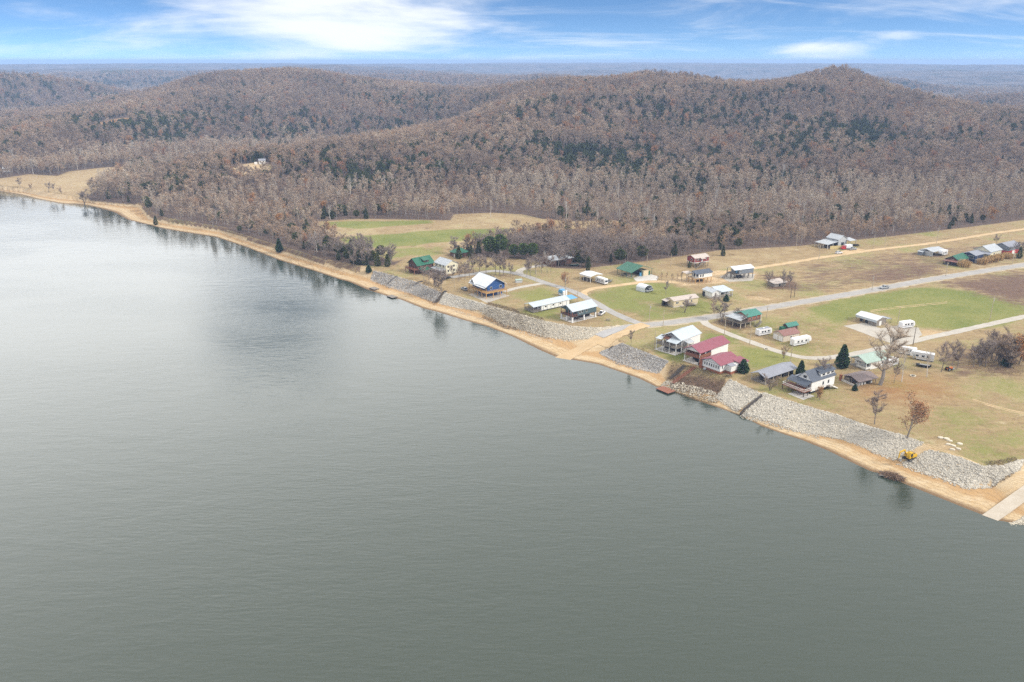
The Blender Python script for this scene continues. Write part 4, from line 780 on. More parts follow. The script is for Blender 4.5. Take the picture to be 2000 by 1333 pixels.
h.slab('tarp', 'tarp_blue', [(0, 0, 2.5), (5.4, 0, 2.5), (5.4, 5.2, 3.0), (0, 5.2, 3.0)], 0.06); h.posts('wood_grey', [(0.2, 0.2), (5.2, 0.2), (0.2, 5), (5.2, 5)], 0, 2.48, 0.07)

# dark grey house, open ground floor with white pillars
h = Bld('pillar_house', 'dark teal-grey house with pale metal roof raised on white pillars', 1117.6, 631.2, 37)
h.wall('teal_grey', 3.2, 15.0, 0.2, 8.3, 2.75, 5.4, 'x', 2.0); h.roof('roof_pale', 0.2, 15.0, 0.2, 8.3, 5.4, 'x', 2.0, 0.5)
h.wall('teal_grey', 0.3, 0.5, 0.2, 8.3, 5.2, 5.4, 'x', 2.0, part='gable_panel')
d = h.box('floor', 'wood_dark', 0.1, 15.0, 0.1, 8.4, 2.5, 2.74); h.rail('wood_red', [(3.2, 0.15), (0.15, 0.15), (0.15, 8.35), (3.2, 8.35)], 2.74, 1.0, d)
h.box('ground_slab', 'concrete', -0.2, 15.4, -0.1, 8.6, -0.15, 0.1)
h.posts('white_paint', [(0.4, 0.4), (0.4, 4.2), (0.4, 8.0), (7.4, 0.4), (14.6, 0.4), (14.6, 8.0), (7.4, 8.0)], 0.1, 2.5, 0.3, 'pillar'); h.posts('wood_red', [(0.25, 0.25), (0.25, 2.9), (0.25, 5.5), (0.25, 8.2)], 2.74, 5.3, 0.1)
h.wall('dark', 8.5, 14.0, 3.5, 8.1, 0.1, 2.5, part='storage_wall')
for a_ in (4.2, 5.6, 8.4): h.win('y', a_, 3.6, 1.05, 1.4, 0.2)
for a_ in (1.0, 2.6, 5.4): h.win('x', a_, 3.3, 1.2, 1.6, 3.2)
h.door('x', 4.1, 2.75, 1.0, 2.05, 3.2); h.rail('wood_grey', [(2.6, 0.3), (7.0, 0.3)], 0.1, 0.9)
for x, y in ((2.2, 2.0), (4.6, 1.6), (5.2, 5.2)): h.box('crate', 'wood_dark', x, x + 1.3, y, y + 1.1, 0.1, 0.95)

# carport sheltering a motorhome
h = Bld('rv_carport', 'white flat-topped carport sheltering a motor home by the dirt road', 1153, 553, 38, 'carport')
h.roof('roof_white', 0.2, 9.0, 0.2, 8.6, 3.3, 'y', 0.7, 0.3, 0.18); h.posts('white_paint', grid2(0.3, 8.9, 2, 0.3, 8.5, 4), 0, 3.3, 0.08)
h.slab('side_panel', 'white_paint', [(0.14, 0.1, 3.3), (0.2, 0.1, 3.3), (0.2, 8.7, 3.3), (0.14, 8.7, 3.3)], 0.7)
for y in (2.0, 4.3, 6.2): h.box('stored_bin', 'wood_dark', 0.8, 3.0, y, y + 1.5, 0, 1.3)

# green pavilion
h = Bld('picnic_pavilion', 'big open green-roofed pavilion with steel posts on a concrete pad', 1232.8, 545, 35, 'pavilion')
h.roof('roof_green', 0.2, 16.2, 0.2, 12.0, 3.4, 'y', 2.6, 0.5, 0.16); h.posts('roof_green', [(0.4, 0.4), (0.4, 4.2), (0.4, 8.0), (0.4, 11.8), (15.9, 0.4), (15.9, 11.8), (8.1, 0.4)], 0, 3.4, 0.1)
h.wall('tan', 9.6, 13.4, 0.5, 6.0, -0.1, 2.9, part='store_wall'); h.wall('dark', 9.2, 9.6, 2.0, 11.5, -0.1, 2.7, part='back_wall'); h.door('y', 13.5, 0, 1.2, 2.3, 0.5, 'roof_green'); h.box('blue_fridge', 'tarp_blue', 7.9, 8.9, 1.2, 2.2, 0, 1.9)
for y in (2.5, 6.0, 9.2): h.box('picnic_table', 'wood_grey', 3.0, 5.0, y, y + 0.9, 0, 0.78)
h.rail('steel', [(0.3, 0.4), (0.3, 11.8)], 0, 1.0)

# arched carport
h = Bld('arched_carport', 'small white arched metal carport on the green lawn', 1259, 571.8, 40, 'carport')
pr = [(0, 0), (0, 2.1), (0.7, 2.8), (2.3, 3.3), (2.9, 3.35), (3.5, 3.3), (5.1, 2.8), (5.8, 2.1), (5.8, 0), (5.68, 0), (5.68, 2.05), (5.05, 2.68), (3.45, 3.18), (2.9, 3.23), (2.35, 3.18), (0.75, 2.68), (0.12, 2.05), (0.12, 0)]
mb = MB(); n_ = len(pr); vs_ = [(x, 0, z) for x, z in pr] + [(x, 6.0, z) for x, z in pr]; fs_ = [(i, (i + 1) % n_, n_ + (i + 1) % n_, n_ + i) for i in range(n_)]
fs_ += [(i, i + 1, n_ - 2 - i, n_ - 1 - i) for i in range(8)] + [(n_ + i, n_ + n_ - 1 - i, n_ + n_ - 2 - i, n_ + i + 1) for i in range(8)]; mb.add(vs_, fs_); mb.build('shell', 'roof_white', h.o); h.box('back_wall', 'white_paint', 0.13, 5.67, 5.85, 5.95, -.1, 2.6)

# beige mobile home
h = Bld('mobile_home', 'beige mobile home with tan roof behind a bare multi-stemmed tree', 1315, 602, 26)
h.box('skirting', 'beige', 0.3, 14.8, 0.3, 5.9, -0.1, 0.8); h.wall('tan', 0.2, 15, 0.2, 6.0, 0.8, 3.4, 'x', 0.9); h.roof('roof_tan', 0.2, 15, 0.2, 6.0, 3.4, 'x', 0.9, 0.35)
h.slab('porch_roof', 'roof_tan', [(-2.6, 2.6, 2.9), (0.2, 2.6, 3.3), (0.2, 6.4, 3.3), (-2.6, 6.4, 2.9)]); h.posts('wood_dark', [(-2.4, 2.8), (-2.4, 6.2)], 0, 2.8, 0.08); h.wall('dark', -2.3, 0.2, 5.2, 6.0, 0, 2.5, part='screen')
for a_ in (1.6, 2.4, 6.8, 10.6): h.win('y', a_, 1.7, 0.75, 1.1, 0.2)
h.door('y', 8.5, 0.8, 0.95, 2.0, 0.2); h.stairs('wood_grey', 12.9, 11.2, -1.5, -0.3, 0.8, n=4); d = h.box('deck', 'wood_grey', 8.0, 11.2, -1.6, 0.15, 0.6, 0.8); h.rail('wood_grey', [(8, -1.5), (11.2, -1.5)], 0.8, 0.9, d)

# white and grey house with long railed porch
h = Bld('porch_house', 'white house with pale grey roof and long railed porch on short posts', 1390, 585.5, 26)
h.wall('white_paint', 0.2, 5.6, 0.2, 7.6, 0.9, 3.5, 'y', 0.8); h.roof('roof_silver', 0.2, 5.6, 0.2, 7.6, 3.5, 'y', 0.8, 0.4)
h.wall('light_grey', 5.6, 13.2, 2.4, 7.4, 0.9, 3.4); h.slab('roof', 'roof_pale', [(4.4, -0.3, 3.2), (13.6, -0.3, 3.2), (13.6, 7.8, 4.1), (5.9, 7.8, 4.1)])
d = h.box('porch_deck', 'wood_grey', 2.2, 13.3, -0.2, 2.4, 0.65, 0.88); h.rail('wood_grey', [(2.3, -0.1), (13.2, -0.1), (13.2, 2.3)], 0.88, 0.95, d); h.posts('white_paint', [(2.4, -.05), (5.2, -.05), (8.2, -.05), (11, -.05), (13.1, -.05)], -0.1, 3.15, 0.08)
for a_ in (6.4, 9.6): h.win('y', a_, 1.7, 1.2, 1.2, 2.4)
h.door('y', 8.1, 0.9, 0.95, 2.0, 2.4, 'dark'); h.box('skirting', 'beige', 0.4, 13.1, 0.4, 7.3, -.1, 0.9); h.wall('dark', -0.1, 0.25, 5.8, 7.4, 0.3, 2.6, part='screen')

# red house on stilts
h = Bld('red_stilt_house', 'barn-red house with white trim standing on tall stilts near the wood', 1356, 524, 29)
h.wall('red_siding', 0.2, 10.8, 0.2, 6.8, 3.0, 5.6, 'x', 1.1); h.roof('roof_tan', 0.2, 10.8, 0.2, 6.8, 5.6, 'x', 1.1, 0.4); h.slab('entry_roof', 'roof_tan', [(4.0, -1.3, 5.2), (7.4, -1.3, 5.2), (7.4, 0.2, 5.65), (4.0, 0.2, 5.65)])
h.box('skirt_trim', 'white_paint', 0.12, 10.88, 0.12, 6.88, 2.75, 3.05); h.posts('wood_grey', grid2(0.4, 10.6, 4, 0.4, 6.6, 3), 0, 2.75, 0.14)
for x, y in ((0.16, 0.16), (10.84, 0.16), (0.16, 6.84)): h.box('corner_trim', 'white_paint', x - 0.07, x + 0.07, y - 0.07, y + 0.07, 3.0, 5.5)
for a_ in (1.6, 3.0, 8.4): h.win('y', a_, 3.9, 0.9, 1.2, 0.2)
h.win('x', 2.2, 3.9, 1.4, 1.1, 0.2); h.door('y', 5.3, 3.0, 0.95, 2.0, 0.2); d = h.box('landing', 'wood_grey', 4.2, 7.2, -1.6, 0.1, 2.7, 2.95); h.rail('wood_grey', [(4.3, -1.5), (7.1, -1.5)], 2.95, 0.9, d); h.stairs('wood_grey', 0.2, 4.2, -1.6, -0.4, 2.9, n=11)
h.posts('wood_grey', [(4.3, -1.5), (7.1, -1.5)], 0, 2.7, 0.1)

# white house with slate roof on stilts
h = Bld('white_stilt_house', 'white house with blue-grey roof on wooden stilts beside the dirt yard', 1357.6, 555.5, 27)
h.wall('white_paint', 2.4, 11.4, 0.2, 6.2, 2.9, 5.4, 'x', 1.1); h.roof('roof_slate', 0.4, 11.4, 0.2, 6.2, 5.4, 'x', 1.1, 0.4); d = h.box('floor', 'wood_new', 0.1, 11.4, 0.1, 6.3, 2.6, 2.88); h.rail('white_paint', [(2.4, 0.15), (0.2, 0.15), (0.2, 6.2)], 2.88, 0.95, d)
h.posts('wood_new', grid2(0.4, 11.2, 5, 0.4, 6.0, 3), 0, 2.6, 0.14); h.posts('white_paint', [(0.4, 0.4), (0.4, 6.0)], 2.88, 5.3, 0.1)
for a_ in (3.2, 4.8): h.win('y', a_, 3.5, 0.8, 1.3, 0.2, fm='dark')
h.win('x', 1.0, 3.5, 1.3, 1.3, 2.4, fm='dark'); h.door('x', 3.4, 2.9, 1.0, 2.0, 2.4, 'dark'); h.slab('porch_roof', 'roof_tan', [(-1.6, 5.6, 4.6), (3.0, 5.6, 4.6), (3.0, 10.0, 4.9), (-1.6, 10.0, 4.9)]); h.posts('wood_grey', [(-1.4, 5.8), (-1.4, 9.8), (2.8, 9.8)], 0, 4.5, 0.1)
for x, y in ((4.0, 2.2), (6.0, 2.6)): h.box('stored_crate', 'wood_dark', x, x + 1.4, y, y + 1.6, 0, 1.2)

# grey house on stilts
h = Bld('grey_stilt_house', 'slate grey house with white metal roof on stilts over a gravel yard', 1432.8, 547.5, 24)
h.wall('grey_siding', 3.4, 13.4, 0.2, 6.6, 3.0, 5.5, 'x', 1.2); h.roof('roof_white', 0.2, 13.4, 0.2, 6.6, 5.5, 'x', 1.2, 0.4); d = h.box('floor', 'wood_grey', 0.1, 13.4, 0.1, 6.7, 2.7, 2.98); h.rail('wood_dark', [(3.4, 0.15), (0.2, 0.15), (0.2, 6.6)], 2.98, 0.95, d)
h.posts('wood_dark', grid2(0.4, 13.2, 5, 0.4, 6.4, 3), 0, 2.7, 0.12); h.posts('wood_dark', [(0.4, 0.4), (0.4, 3.4), (0.4, 6.4)], 2.98, 5.4, 0.09); h.win('y', 4.2, 3.7, 0.9, 1.2, 0.2); h.win('x', 3.9, 3.6, 1.5, 1.3, 3.4); h.door('x', 1.4, 3.0, 1.6, 2.1, 3.4, 'tarp_blue')
h.stairs('wood_grey', -3.2, 0.1, 4.8, 6.2, 2.9, n=10); h.box('parked_mower', 'black', 4.8, 7.4, 1.8, 4.2, 0, 1.3)

# brick-red house with green roof on stilts, white porch roof
h = Bld('green_roof_house', 'red-brown house with teal roof and white porch roof on posts by the road', 1459, 640, 33)
h.wall('brick', 0.2, 8.6, 0.2, 7.4, 2.5, 5.0, 'x', 1.3); h.roof('roof_teal', 0.2, 8.6, 0.2, 7.4, 5.0, 'x', 1.3, 0.6); h.slab('porch_roof', 'roof_silver', [(-4.6, 0.2, 3.9), (0.2, 0.0, 5.0), (0.2, 7.6, 5.0), (-4.6, 9.6, 3.9)])
d = h.box('floor', 'wood_grey', -4.4, 8.7, 0.1, 9.4, 2.2, 2.48); h.rail('wood_grey', [(8.6, 0.0), (-4.3, 0.0), (-4.3, 9.4)], 2.48, 0.95, d); h.posts('post_pale', grid2(-4.2, 8.5, 5, 0.2, 9.0, 3), 0, 2.2, 0.12); h.posts('post_pale', [(-4.2, 0.2), (-4.2, 4.8), (-4.2, 9.2)], 2.48, 3.85, 0.09)
for a_ in (2.2, 5.6): h.win('y', a_, 3.3, 0.8, 1.1, 0.2)
h.door('x', 3.0, 2.5, 1.0, 2.0, 0.2); h.posts('white_paint', [(8.4, -0.3)], 0, 4.9, 0.1)
h = Bld('deck_stair', 'grey timber deck stair beside the red-brown house', 1478, 640, 33, 'stairs'); h.stairs('wood_grey', 0, 3.4, 0, 1.2, 2.3, n=9)

# white two-storey house with porch
h = Bld('white_porch_house', 'white two-storey house with pale metal roof and double river porch', 1318.6, 695.4, 43)
h.wall('white_paint', 6.0, 18.0, 0.6, 9.6, -0.1, 5.6, 'x', 2.1); h.roof('roof_pale', 4.2, 18.0, 0.6, 9.6, 5.6, 'x', 2.1, 0.5)
h.slab('porch_roof', 'roof_pale', [(0.4, 0.0, 4.9), (4.9, 0.0, 5.7), (4.9, 5.2, 5.7), (0.4, 5.2, 4.9)]); h.slab('porch_roof', 'roof_pale', [(0.6, 8.0, 4.9), (4.9, 8.0, 5.6), (4.9, 10.8, 5.6), (0.6, 10.8, 4.9)])
d = h.box('upper_deck', 'wood_grey', 0.6, 6.0, 0.2, 10.4, 2.5, 2.75); h.rail('wood_grey', [(6.0, 0.25), (0.7, 0.25), (0.7, 10.3), (6.0, 10.3)], 2.75, 1.0, d)
d2 = h.box('roof_balcony', 'wood_red', 2.2, 5.8, 5.3, 8.0, 5.0, 5.2); h.rail('wood_red', [(2.3, 5.35), (2.3, 7.95), (5.6, 7.95)], 5.2, 0.95, d2)
h.posts('white_paint', [(0.8, 0.4), (0.8, 3.6), (0.8, 7.0), (0.8, 10.2), (4.6, 0.4), (8.0, 0.1)], 0, 4.9, 0.12); h.box('patio', 'concrete', 0.0, 6.0, 0.0, 10.6, -0.2, 0.12)
for a_ in (1.8, 4.2, 7.2): h.win('x', a_, 3.4, 1.3, 1.4, 6.0)
h.win('y', 7.4, 3.6, 1.0, 1.1, 0.6); h.door('x', 5.8, 2.75, 1.0, 2.05, 6.0); h.wall('dark', 4.8, 6.0, 1.0, 9.0, 0.1, 2.45, part='recess_shade_block')  # near-black solid block stands in for the shade under the upper deck
h.slab('side_awning', 'roof_silver', [(6.2, -1.8, 4.3), (10.2, -1.8, 4.3), (10.2, 0.6, 4.8), (6.2, 0.6, 4.8)]); h.posts('white_paint', [(6.4, -1.6), (10.0, -1.6)], 0, 4.25, 0.09); h.rail('wood_grey', [(0.9, 2.0), (0.9, 9.4)], 0.12, 0.9)
d3 = h.box('side_landing', 'wood_grey', 6.2, 10.2, -1.7, 0.5, 2.4, 2.6); h.rail('wood_grey', [(6.2, -1.6), (10.2, -1.6)], 2.6, 0.9, d3)

# red-roofed house, open deck under the gable
h = Bld('red_roof_house', 'white house with dark red roof and open brown deck under its river gable', 1366, 714, 41)
h.wall('white_paint', 7.6, 19.2, 0.3, 7.6, 0.0, 5.2, 'x', 1.7); h.roof('roof_red', 0.2, 19.2, 0.3, 7.6, 5.2, 'x', 1.7, 0.6); h.wall('white_paint', 0.2, 0.4, 0.3, 7.6, 5.0, 5.2, 'x', 1.7, part='gable_panel')
d = h.box('deck', 'wood_red', 0.2, 7.6, 0.1, 7.8, 2.5, 2.8); h.rail('wood_red', [(7.6, 0.15), (0.3, 0.15), (0.3, 7.7), (7.6, 7.7)], 2.8, 1.0, d, True); h.posts('white_paint', [(0.4, 0.4), (0.4, 7.5), (4.0, 0.4)], 0, 5.1, 0.13)
h.wall('dark', 5.0, 7.6, 0.8, 7.2, 0, 2.45, part='recess_shade_block'); h.box('patio', 'concrete', -0.6, 7.6, 0.0, 7.8, -0.2, 0.1)  # shade below the deck put in as a near-black solid block
for a_ in (1.2, 4.6): h.win('x', a_, 3.5, 1.6, 1.4, 7.6, fm='dark')
for x, y in ((2.0, 2.2), (3.6, 4.6)): h.box('patio_table', 'black', x, x + 1.2, y, y + 1.2, 0.1, 0.85)
h.box('grill', 'black', -0.3, 0.6, -0.4, 0.4, 0.1, 1.15)

# second red-roofed house, row of windows over a brick base
h = Bld('brick_base_house', 'white house with dark red roof, window row and brick base by the slope', 1406, 733, 38)
h.wall('brick', 0.4, 11.0, 0.4, 8.6, -0.1, 1.1, part='brick_base'); h.wall('white_paint', 0.3, 11.2, 0.3, 8.8, 1.1, 3.9); h.roof('roof_red', 0.3, 11.2, 0.3, 8.8, 3.9, 'x', 1.6, 0.6)
h.wall('white_paint', 0.3, 0.5, 0.3, 8.8, 3.7, 3.9, 'x', 1.6, part='gable_panel'); h.slab('back_roof', 'roof_red', [(8.0, -3.2, 3.6), (13.6, -3.2, 3.6), (13.6, 1.4, 4.4), (8.0, 1.4, 4.4)])
h.wall('brick', 3.6, 8.6, -2.2, 0.4, -0.1, 1.1, part='bay_base'); h.wall('white_paint', 3.5, 8.7, -2.3, 0.3, 1.1, 3.4, part='bay_wall'); h.slab('bay_roof', 'roof_grey', [(3.3, -2.6, 3.45), (6.4, -2.6, 3.45), (6.4, 0.3, 3.85), (3.3, 0.3, 3.85)])
h.wall('white_paint', 8.7, 13.2, -2.8, 0.3, -0.1, 3.6, part='rear_wall')
for k in range(7): h.win('x', 0.9 + k * 1.08, 2.0, 0.62, 1.35, 0.3)
h.win('y', 1.2, 2.0, 0.7, 1.3, 0.3); h.box('air_conditioner', 'light_grey', -0.7, 0.1, 6.6, 7.5, 0, 0.9); h.wall('brick', 0.0, 0.6, 8.8, 10.2, -.1, 3.6, part='chimney')

# long grey-roofed boat shed
h = Bld('boat_shed', 'long open shed with plain grey metal roof beside the spruce', 1494.6, 753, 35, 'shed')
h.roof('roof_grey', 0.2, 18.4, 0.2, 6.8, 2.7, 'x', 1.3, 0.4); h.posts('post_pale', [(0.3 + i * 4.5, y) for i in range(5) for y in (0.3, 6.7)], 0, 2.7, 0.09); h.wall('wood_grey', 5.0, 18.0, 5.9, 6.6, -.1, 2.6, part='back_wall'); h.wall('dark', 12.0, 18.0, 1.2, 5.9, -.1, 2.5, part='store_wall')
h.rail('wood_grey', [(4.6, 0.3), (0.3, 0.3), (0.3, 6.7), (4.6, 6.7)], 0.0, 1.0); h.box('floor_deck', 'wood_grey', 0.1, 5.0, 0.1, 6.9, -0.15, 0.25)
for x, y in ((1.4, 1.6), (2.6, 4.0)): h.box('deck_chair', 'wood_dark', x, x + 0.8, y, y + 0.8, 0.25, 1.2)
h.box('stored_boat', 'dark', 6.0, 11.2, 1.6, 3.8, 0.5, 1.5)

# white house with black roof, dormer and red deck
h = Bld('black_roof_house', 'white house with black shingle roof, long dormer and railed red deck', 1582.8, 771.6, 33)
h.wall('white_paint', 0.2, 13.4, 0.2, 6.4, 1.0, 5.0, 'x', 2.9); h.roof('roof_slate', 0.2, 13.4, 0.2, 6.4, 5.0, 'x', 2.9, 0.35); h.box('base', 'dark', 0.6, 13.0, 0.6, 6.0, -.1, 1.0)
h.wall('white_paint', 5.6, 13.2, 0.6, 4.0, 5.2, 6.9, part='dormer'); h.slab('dormer_roof', 'roof_slate', [(5.2, 0.2, 7.0), (13.7, 0.2, 7.0), (13.7, 3.6, 8.0), (5.2, 3.6, 8.0)], 0.14)
for a_ in (6.3, 8.9, 11.3): h.win('y', a_, 5.75, 1.6, 0.8, 0.6, fm='light_grey')
h.win('x', 2.5, 5.4, 1.5, 1.1, 0.2, fm='light_grey'); h.slab('porch_roof', 'roof_slate', [(-2.8, 0.0, 3.9), (0.2, 0.0, 5.0), (0.2, 8.8, 5.0), (-2.8, 8.8, 3.9)]); h.slab('side_roof', 'roof_grey', [(0.2, 6.4, 4.9), (6.5, 6.4, 4.9), (6.5, 9.4, 3.9), (0.2, 9.4, 3.9)])
d = h.box('deck', 'wood_red', -4.2, 0.2, -0.2, 9.4, 1.7, 1.95); h.rail('white_paint', [(0.2, -0.1), (-4.1, -0.1), (-4.1, 9.3), (0.2, 9.3)], 1.95, 0.95, d); h.posts('wood_dark', [(-4.0, 0), (-4.0, 4.6), (-4.0, 9.2), (-1.6, 0)], 0, 1.7, 0.11); h.posts('wood_dark', [(-2.6, 0.2), (-2.6, 4.4), (-2.6, 8.6)], 1.95, 3.9, 0.08)
for a_ in (1.0, 4.2): h.win('x', a_, 2.6, 1.4, 1.5, 0.2, fm='dark')
for a_ in (6.4, 9.4): h.win('y', a_, 2.3, 0.9, 1.4, 0.2, fm='light_grey')
h.box('patio', 'concrete', -6.0, 0.2, -1.6, 5.0, -0.15, 0.06); h.stairs('white_paint', 13.6, 10.4, -1.5, -0.3, 1.6, n=7); d = h.box('stoop', 'wood_grey', 9.0, 10.4, -1.5, 0.15, 1.3, 1.6); h.rail('white_paint', [(9.0, -1.4), (10.4, -1.4)], 1.6, 0.9, d); h.box('porch_fan', 'wood_grey', 0.0, 0.5, -3.2, -2.8, -0.1, 2.2)

# brown shed
h = Bld('brown_roof_shed', 'low shed with dusty brown metal roof at the foot of the giant tree', 1676, 757, 26, 'shed')
h.roof('roof_dust', 0.2, 9.6, 0.2, 7.2, 2.1, 'x', 1.0, 0.5); h.wall('wood_grey', 0.4, 9.4, 4.6, 7.0, -.1, 2.0); h.posts('wood_grey', [(0.4, 0.4), (3.4, 0.4), (6.4, 0.4), (9.4, 0.4), (0.4, 3.6)], 0, 2.1, 0.09)
for x in (1.0, 2.6, 4.2, 6.0, 7.6): h.box('stored_barrel', random.choice(['white_paint', 'wood_dark', 'light_grey']), x, x + 0.8, 1.0, 1.9, 0, 0.95)
h.box('low_wall', 'concrete', -0.6, -0.2, 1.0, 7.4, -.1, 0.7); h.box('brick_pier', 'brick', -0.9, -0.2, 7.4, 8.2, -.1, 2.3)

# pale green roofed house
h = Bld('pale_green_roof_house', 'white house with faded green metal roof half hidden by the giant bare tree', 1690.4, 725.5, 27)
h.wall('white_paint', 3.0, 14.0, 0.4, 7.8, -.1, 3.2, 'x', 1.6); h.roof('roof_palegreen', 0.4, 14.0, 0.4, 7.8, 3.2, 'x', 1.6, 0.5); h.wall('white_paint', 0.5, 0.7, 0.4, 7.8, 3.0, 3.2, 'x', 1.6, part='gable_panel'); h.posts('white_paint', [(0.6, 0.5), (0.6, 4.0), (0.6, 7.6)], 0, 3.1, 0.1)
d = h.box('porch_deck', 'wood_grey', 0.3, 3.0, 0.3, 7.8, -.1, 0.35); h.rail('white_paint', [(3, 0.4), (0.5, 0.4), (0.5, 5.0)], 0.35, 0.9, d, True)
for a_ in (1.4, 5.2): h.win('x', a_, 1.2, 1.4, 1.3, 3.0, fm='dark')
for a_ in (5.0, 9.0): h.win('y', a_, 1.2, 1.1, 1.2, 0.4)

# beige garage, small green shed
h = Bld('beige_garage', 'beige garage with brown roof and two white roll-up doors', 1529.4, 669, 28, 'garage')
h.wall('beige', 0.2, 9.4, 0.2, 6.2, -.1, 2.8, 'x', 1.2); h.roof('roof_brown', 0.2, 9.4, 0.2, 6.2, 2.8, 'x', 1.2, 0.35); h.door('x', 0.6, 0, 2.3, 2.2, 0.2); h.door('x', 3.4, 0, 2.4, 2.2, 0.2); h.win('y', 4.2, 1.2, 0.9, 0.9, 0.2)
h = Bld('green_roof_shed', 'small brown shed with green roof behind the beige garage', 1549, 644.5, 28, 'shed', dx=-4.0, dy=-1)
h.wall('log_brown', 0.2, 6.0, 0.6, 3.4, -.1, 2.3, 'x', 0.9); h.roof('roof_teal', 0.2, 6.0, 0.6, 3.4, 2.3, 'x', 0.9, 0.5); h.wall('roof_green', -2.4, 0.2, 1.2, 3.2, -.1, 1.9, part='annex'); h.posts('wood_grey', [(1, 0.1), (3.4, 0.1), (5.8, 0.1)], 0, 2.1, 0.07); h.door('y', 2.6, 0, 0.9, 1.9, 0.6, 'wood_grey')

# carport at the gravel lot
h = Bld('lot_carport', 'white metal carport with tall sides on the gravel lot', 1711, 639, 32, 'carport')
h.roof('roof_white', 0.2, 7.4, 0.2, 10.8, 2.9, 'y', 1.0, 0.25); h.slab('side_panel', 'roof_pale', [(0.0, 0.1, 2.9), (0.08, 0.1, 2.9), (0.08, 10.9, 2.9), (0.0, 10.9, 2.9)], 1.0); h.posts('steel', grid2(0.3, 7.2, 2, 0.3, 10.6, 4), 0, 2.9, 0.07); h.wall('wood_grey', 0.5, 7.2, 0.3, 4.6, -.1, 2.6, part='shed_wall'); h.door('y', 2.4, 0, 1.6, 2.1, 0.3)
h.wall('wood_grey', 0.2, 7.4, 0.15, 0.3, 2.6, 2.9, 'y', 0.95, part='gable_panel')
for x, y in ((1.2, 5.4), (3.2, 6.8), (1.6, 8.6)): h.box('stacked_tools', 'black', x, x + 1.4, y, y + 1.0, 0, 1.2)
h.slab('lean_roof', 'roof_grey', [(7.5, 0.3, 2.4), (11.8, 0.3, 2.0), (11.8, 5.0, 2.0), (7.5, 5.0, 2.4)]); h.posts('wood_grey', [(11.6, 0.5), (11.6, 4.8)], 0, 1.95, 0.07)

# old shed under the bare trees by the main road
h = Bld('old_shed', 'old low shed with rusty pale tin roof among bare trees in the field', 1512, 562, 26, 'shed')
h.wall('wood_grey', 0.4, 8.6, 0.4, 5.6, -.1, 1.9); h.slab('roof', 'roof_tan', [(-0.2, -0.2, 1.95), (9.2, -0.2, 1.95), (9.2, 6.2, 2.7), (-0.2, 6.2, 2.7)]); h.door('y', 3.6, 0, 1.2, 1.7, 0.4, 'dark'); h.win('y', 6.4, 0.8, 0.9, 0.7, 0.4, fm='wood_dark')

# grey barn with lean-to by the wood
h = Bld('grey_barn', 'tall grey barn with silver roof and open lean-to at the wood edge', 1626, 486, 30, 'barn')
h.wall('light_grey', 5.4, 13.6, 0.4, 9.6, -.1, 5.2, 'y', 2.0); h.roof('roof_silver', 5.4, 13.6, 0.4, 9.6, 5.2, 'y', 2.0, 0.5); h.slab('lean_roof', 'roof_silver', [(-4.8, 0.0, 3.0), (5.4, 0.0, 4.0), (5.4, 10.4, 4.0), (-4.8, 10.4, 3.0)]); h.posts('white_paint', [(-4.6, 0.3), (-4.6, 3.6), (-4.6, 7.0), (-4.6, 10.2), (0.4, 0.3)], 0, 2.95, 0.1)
h.slab('side_roof', 'roof_silver', [(13.0, -2.6, 4.0), (19.0, -2.6, 4.0), (19.0, 3.0, 4.8), (13.0, 3.0, 4.8)]); h.posts('wood_grey', [(18.8, -2.4), (18.8, 2.8), (13.4, -2.4)], 0, 3.9, 0.1); h.wall('dark', 5.2, 5.4, 1.0, 9.4, 0, 3.4, part='back_wall'); h.box('stored_boat', 'wood_dark', -2.6, 3.0, 2.0, 4.2, 0.2, 1.5)
h.win('x', 4.4, 4.3, 0.9, 0.8, 5.4); h.door('y', 8.2, 0, 2.6, 3.0, 0.4, 'dark')
h = Bld('board_fence', 'short yellow board fence panel in front of the grey barn', 1621, 487.5, 14, 'fence')
for k in range(12): h.box('board', 'hay_yellow', 0.05 + k * 0.8, 0.81 + k * 0.8, -0.03 + 0.012 * (k % 2), 0.05 + 0.012 * (k % 2), -.1, 2.1)
h.posts('wood_grey', [(0.1, 0.14), (4.9, 0.14), (9.5, 0.14)], 0, 2.0, 0.07)

# far cluster along the main road
h = Bld('metal_carport', 'pale metal carport with closed side wall beyond the weedy field', 1821, 502, 34, 'carport')
h.roof('roof_silver', 0.2, 13.4, 0.2, 8.4, 2.8, 'x', 1.0, 0.3); h.wall('light_grey', 0.2, 0.35, 0.2, 8.4, -.1, 2.8, part='side_wall'); h.wall('light_grey', 0.2, 13.2, 8.2, 8.4, -.1, 2.7, part='back_wall'); h.wall('grey_siding', -2.4, 0.2, 5.4, 8.2, -.1, 2.2, part='annex'); h.slab('annex_roof', 'roof_silver', [(-2.7, 5.0, 2.3), (0.1, 5.0, 2.6), (0.1, 8.6, 2.6), (-2.7, 8.6, 2.3)]); h.posts('steel', [(4.6, 0.3), (9, 0.3), (13.2, 0.3)], 0, 2.75, 0.08); h.box('stored_trailer', 'dark', 1.0, 4.4, 2.0, 4.4, 0, 1.6)
h = Bld('log_cabin', 'brown log cabin with green roof and porch beside tan reed clumps', 1871.6, 519.5, 40, 'cabin')
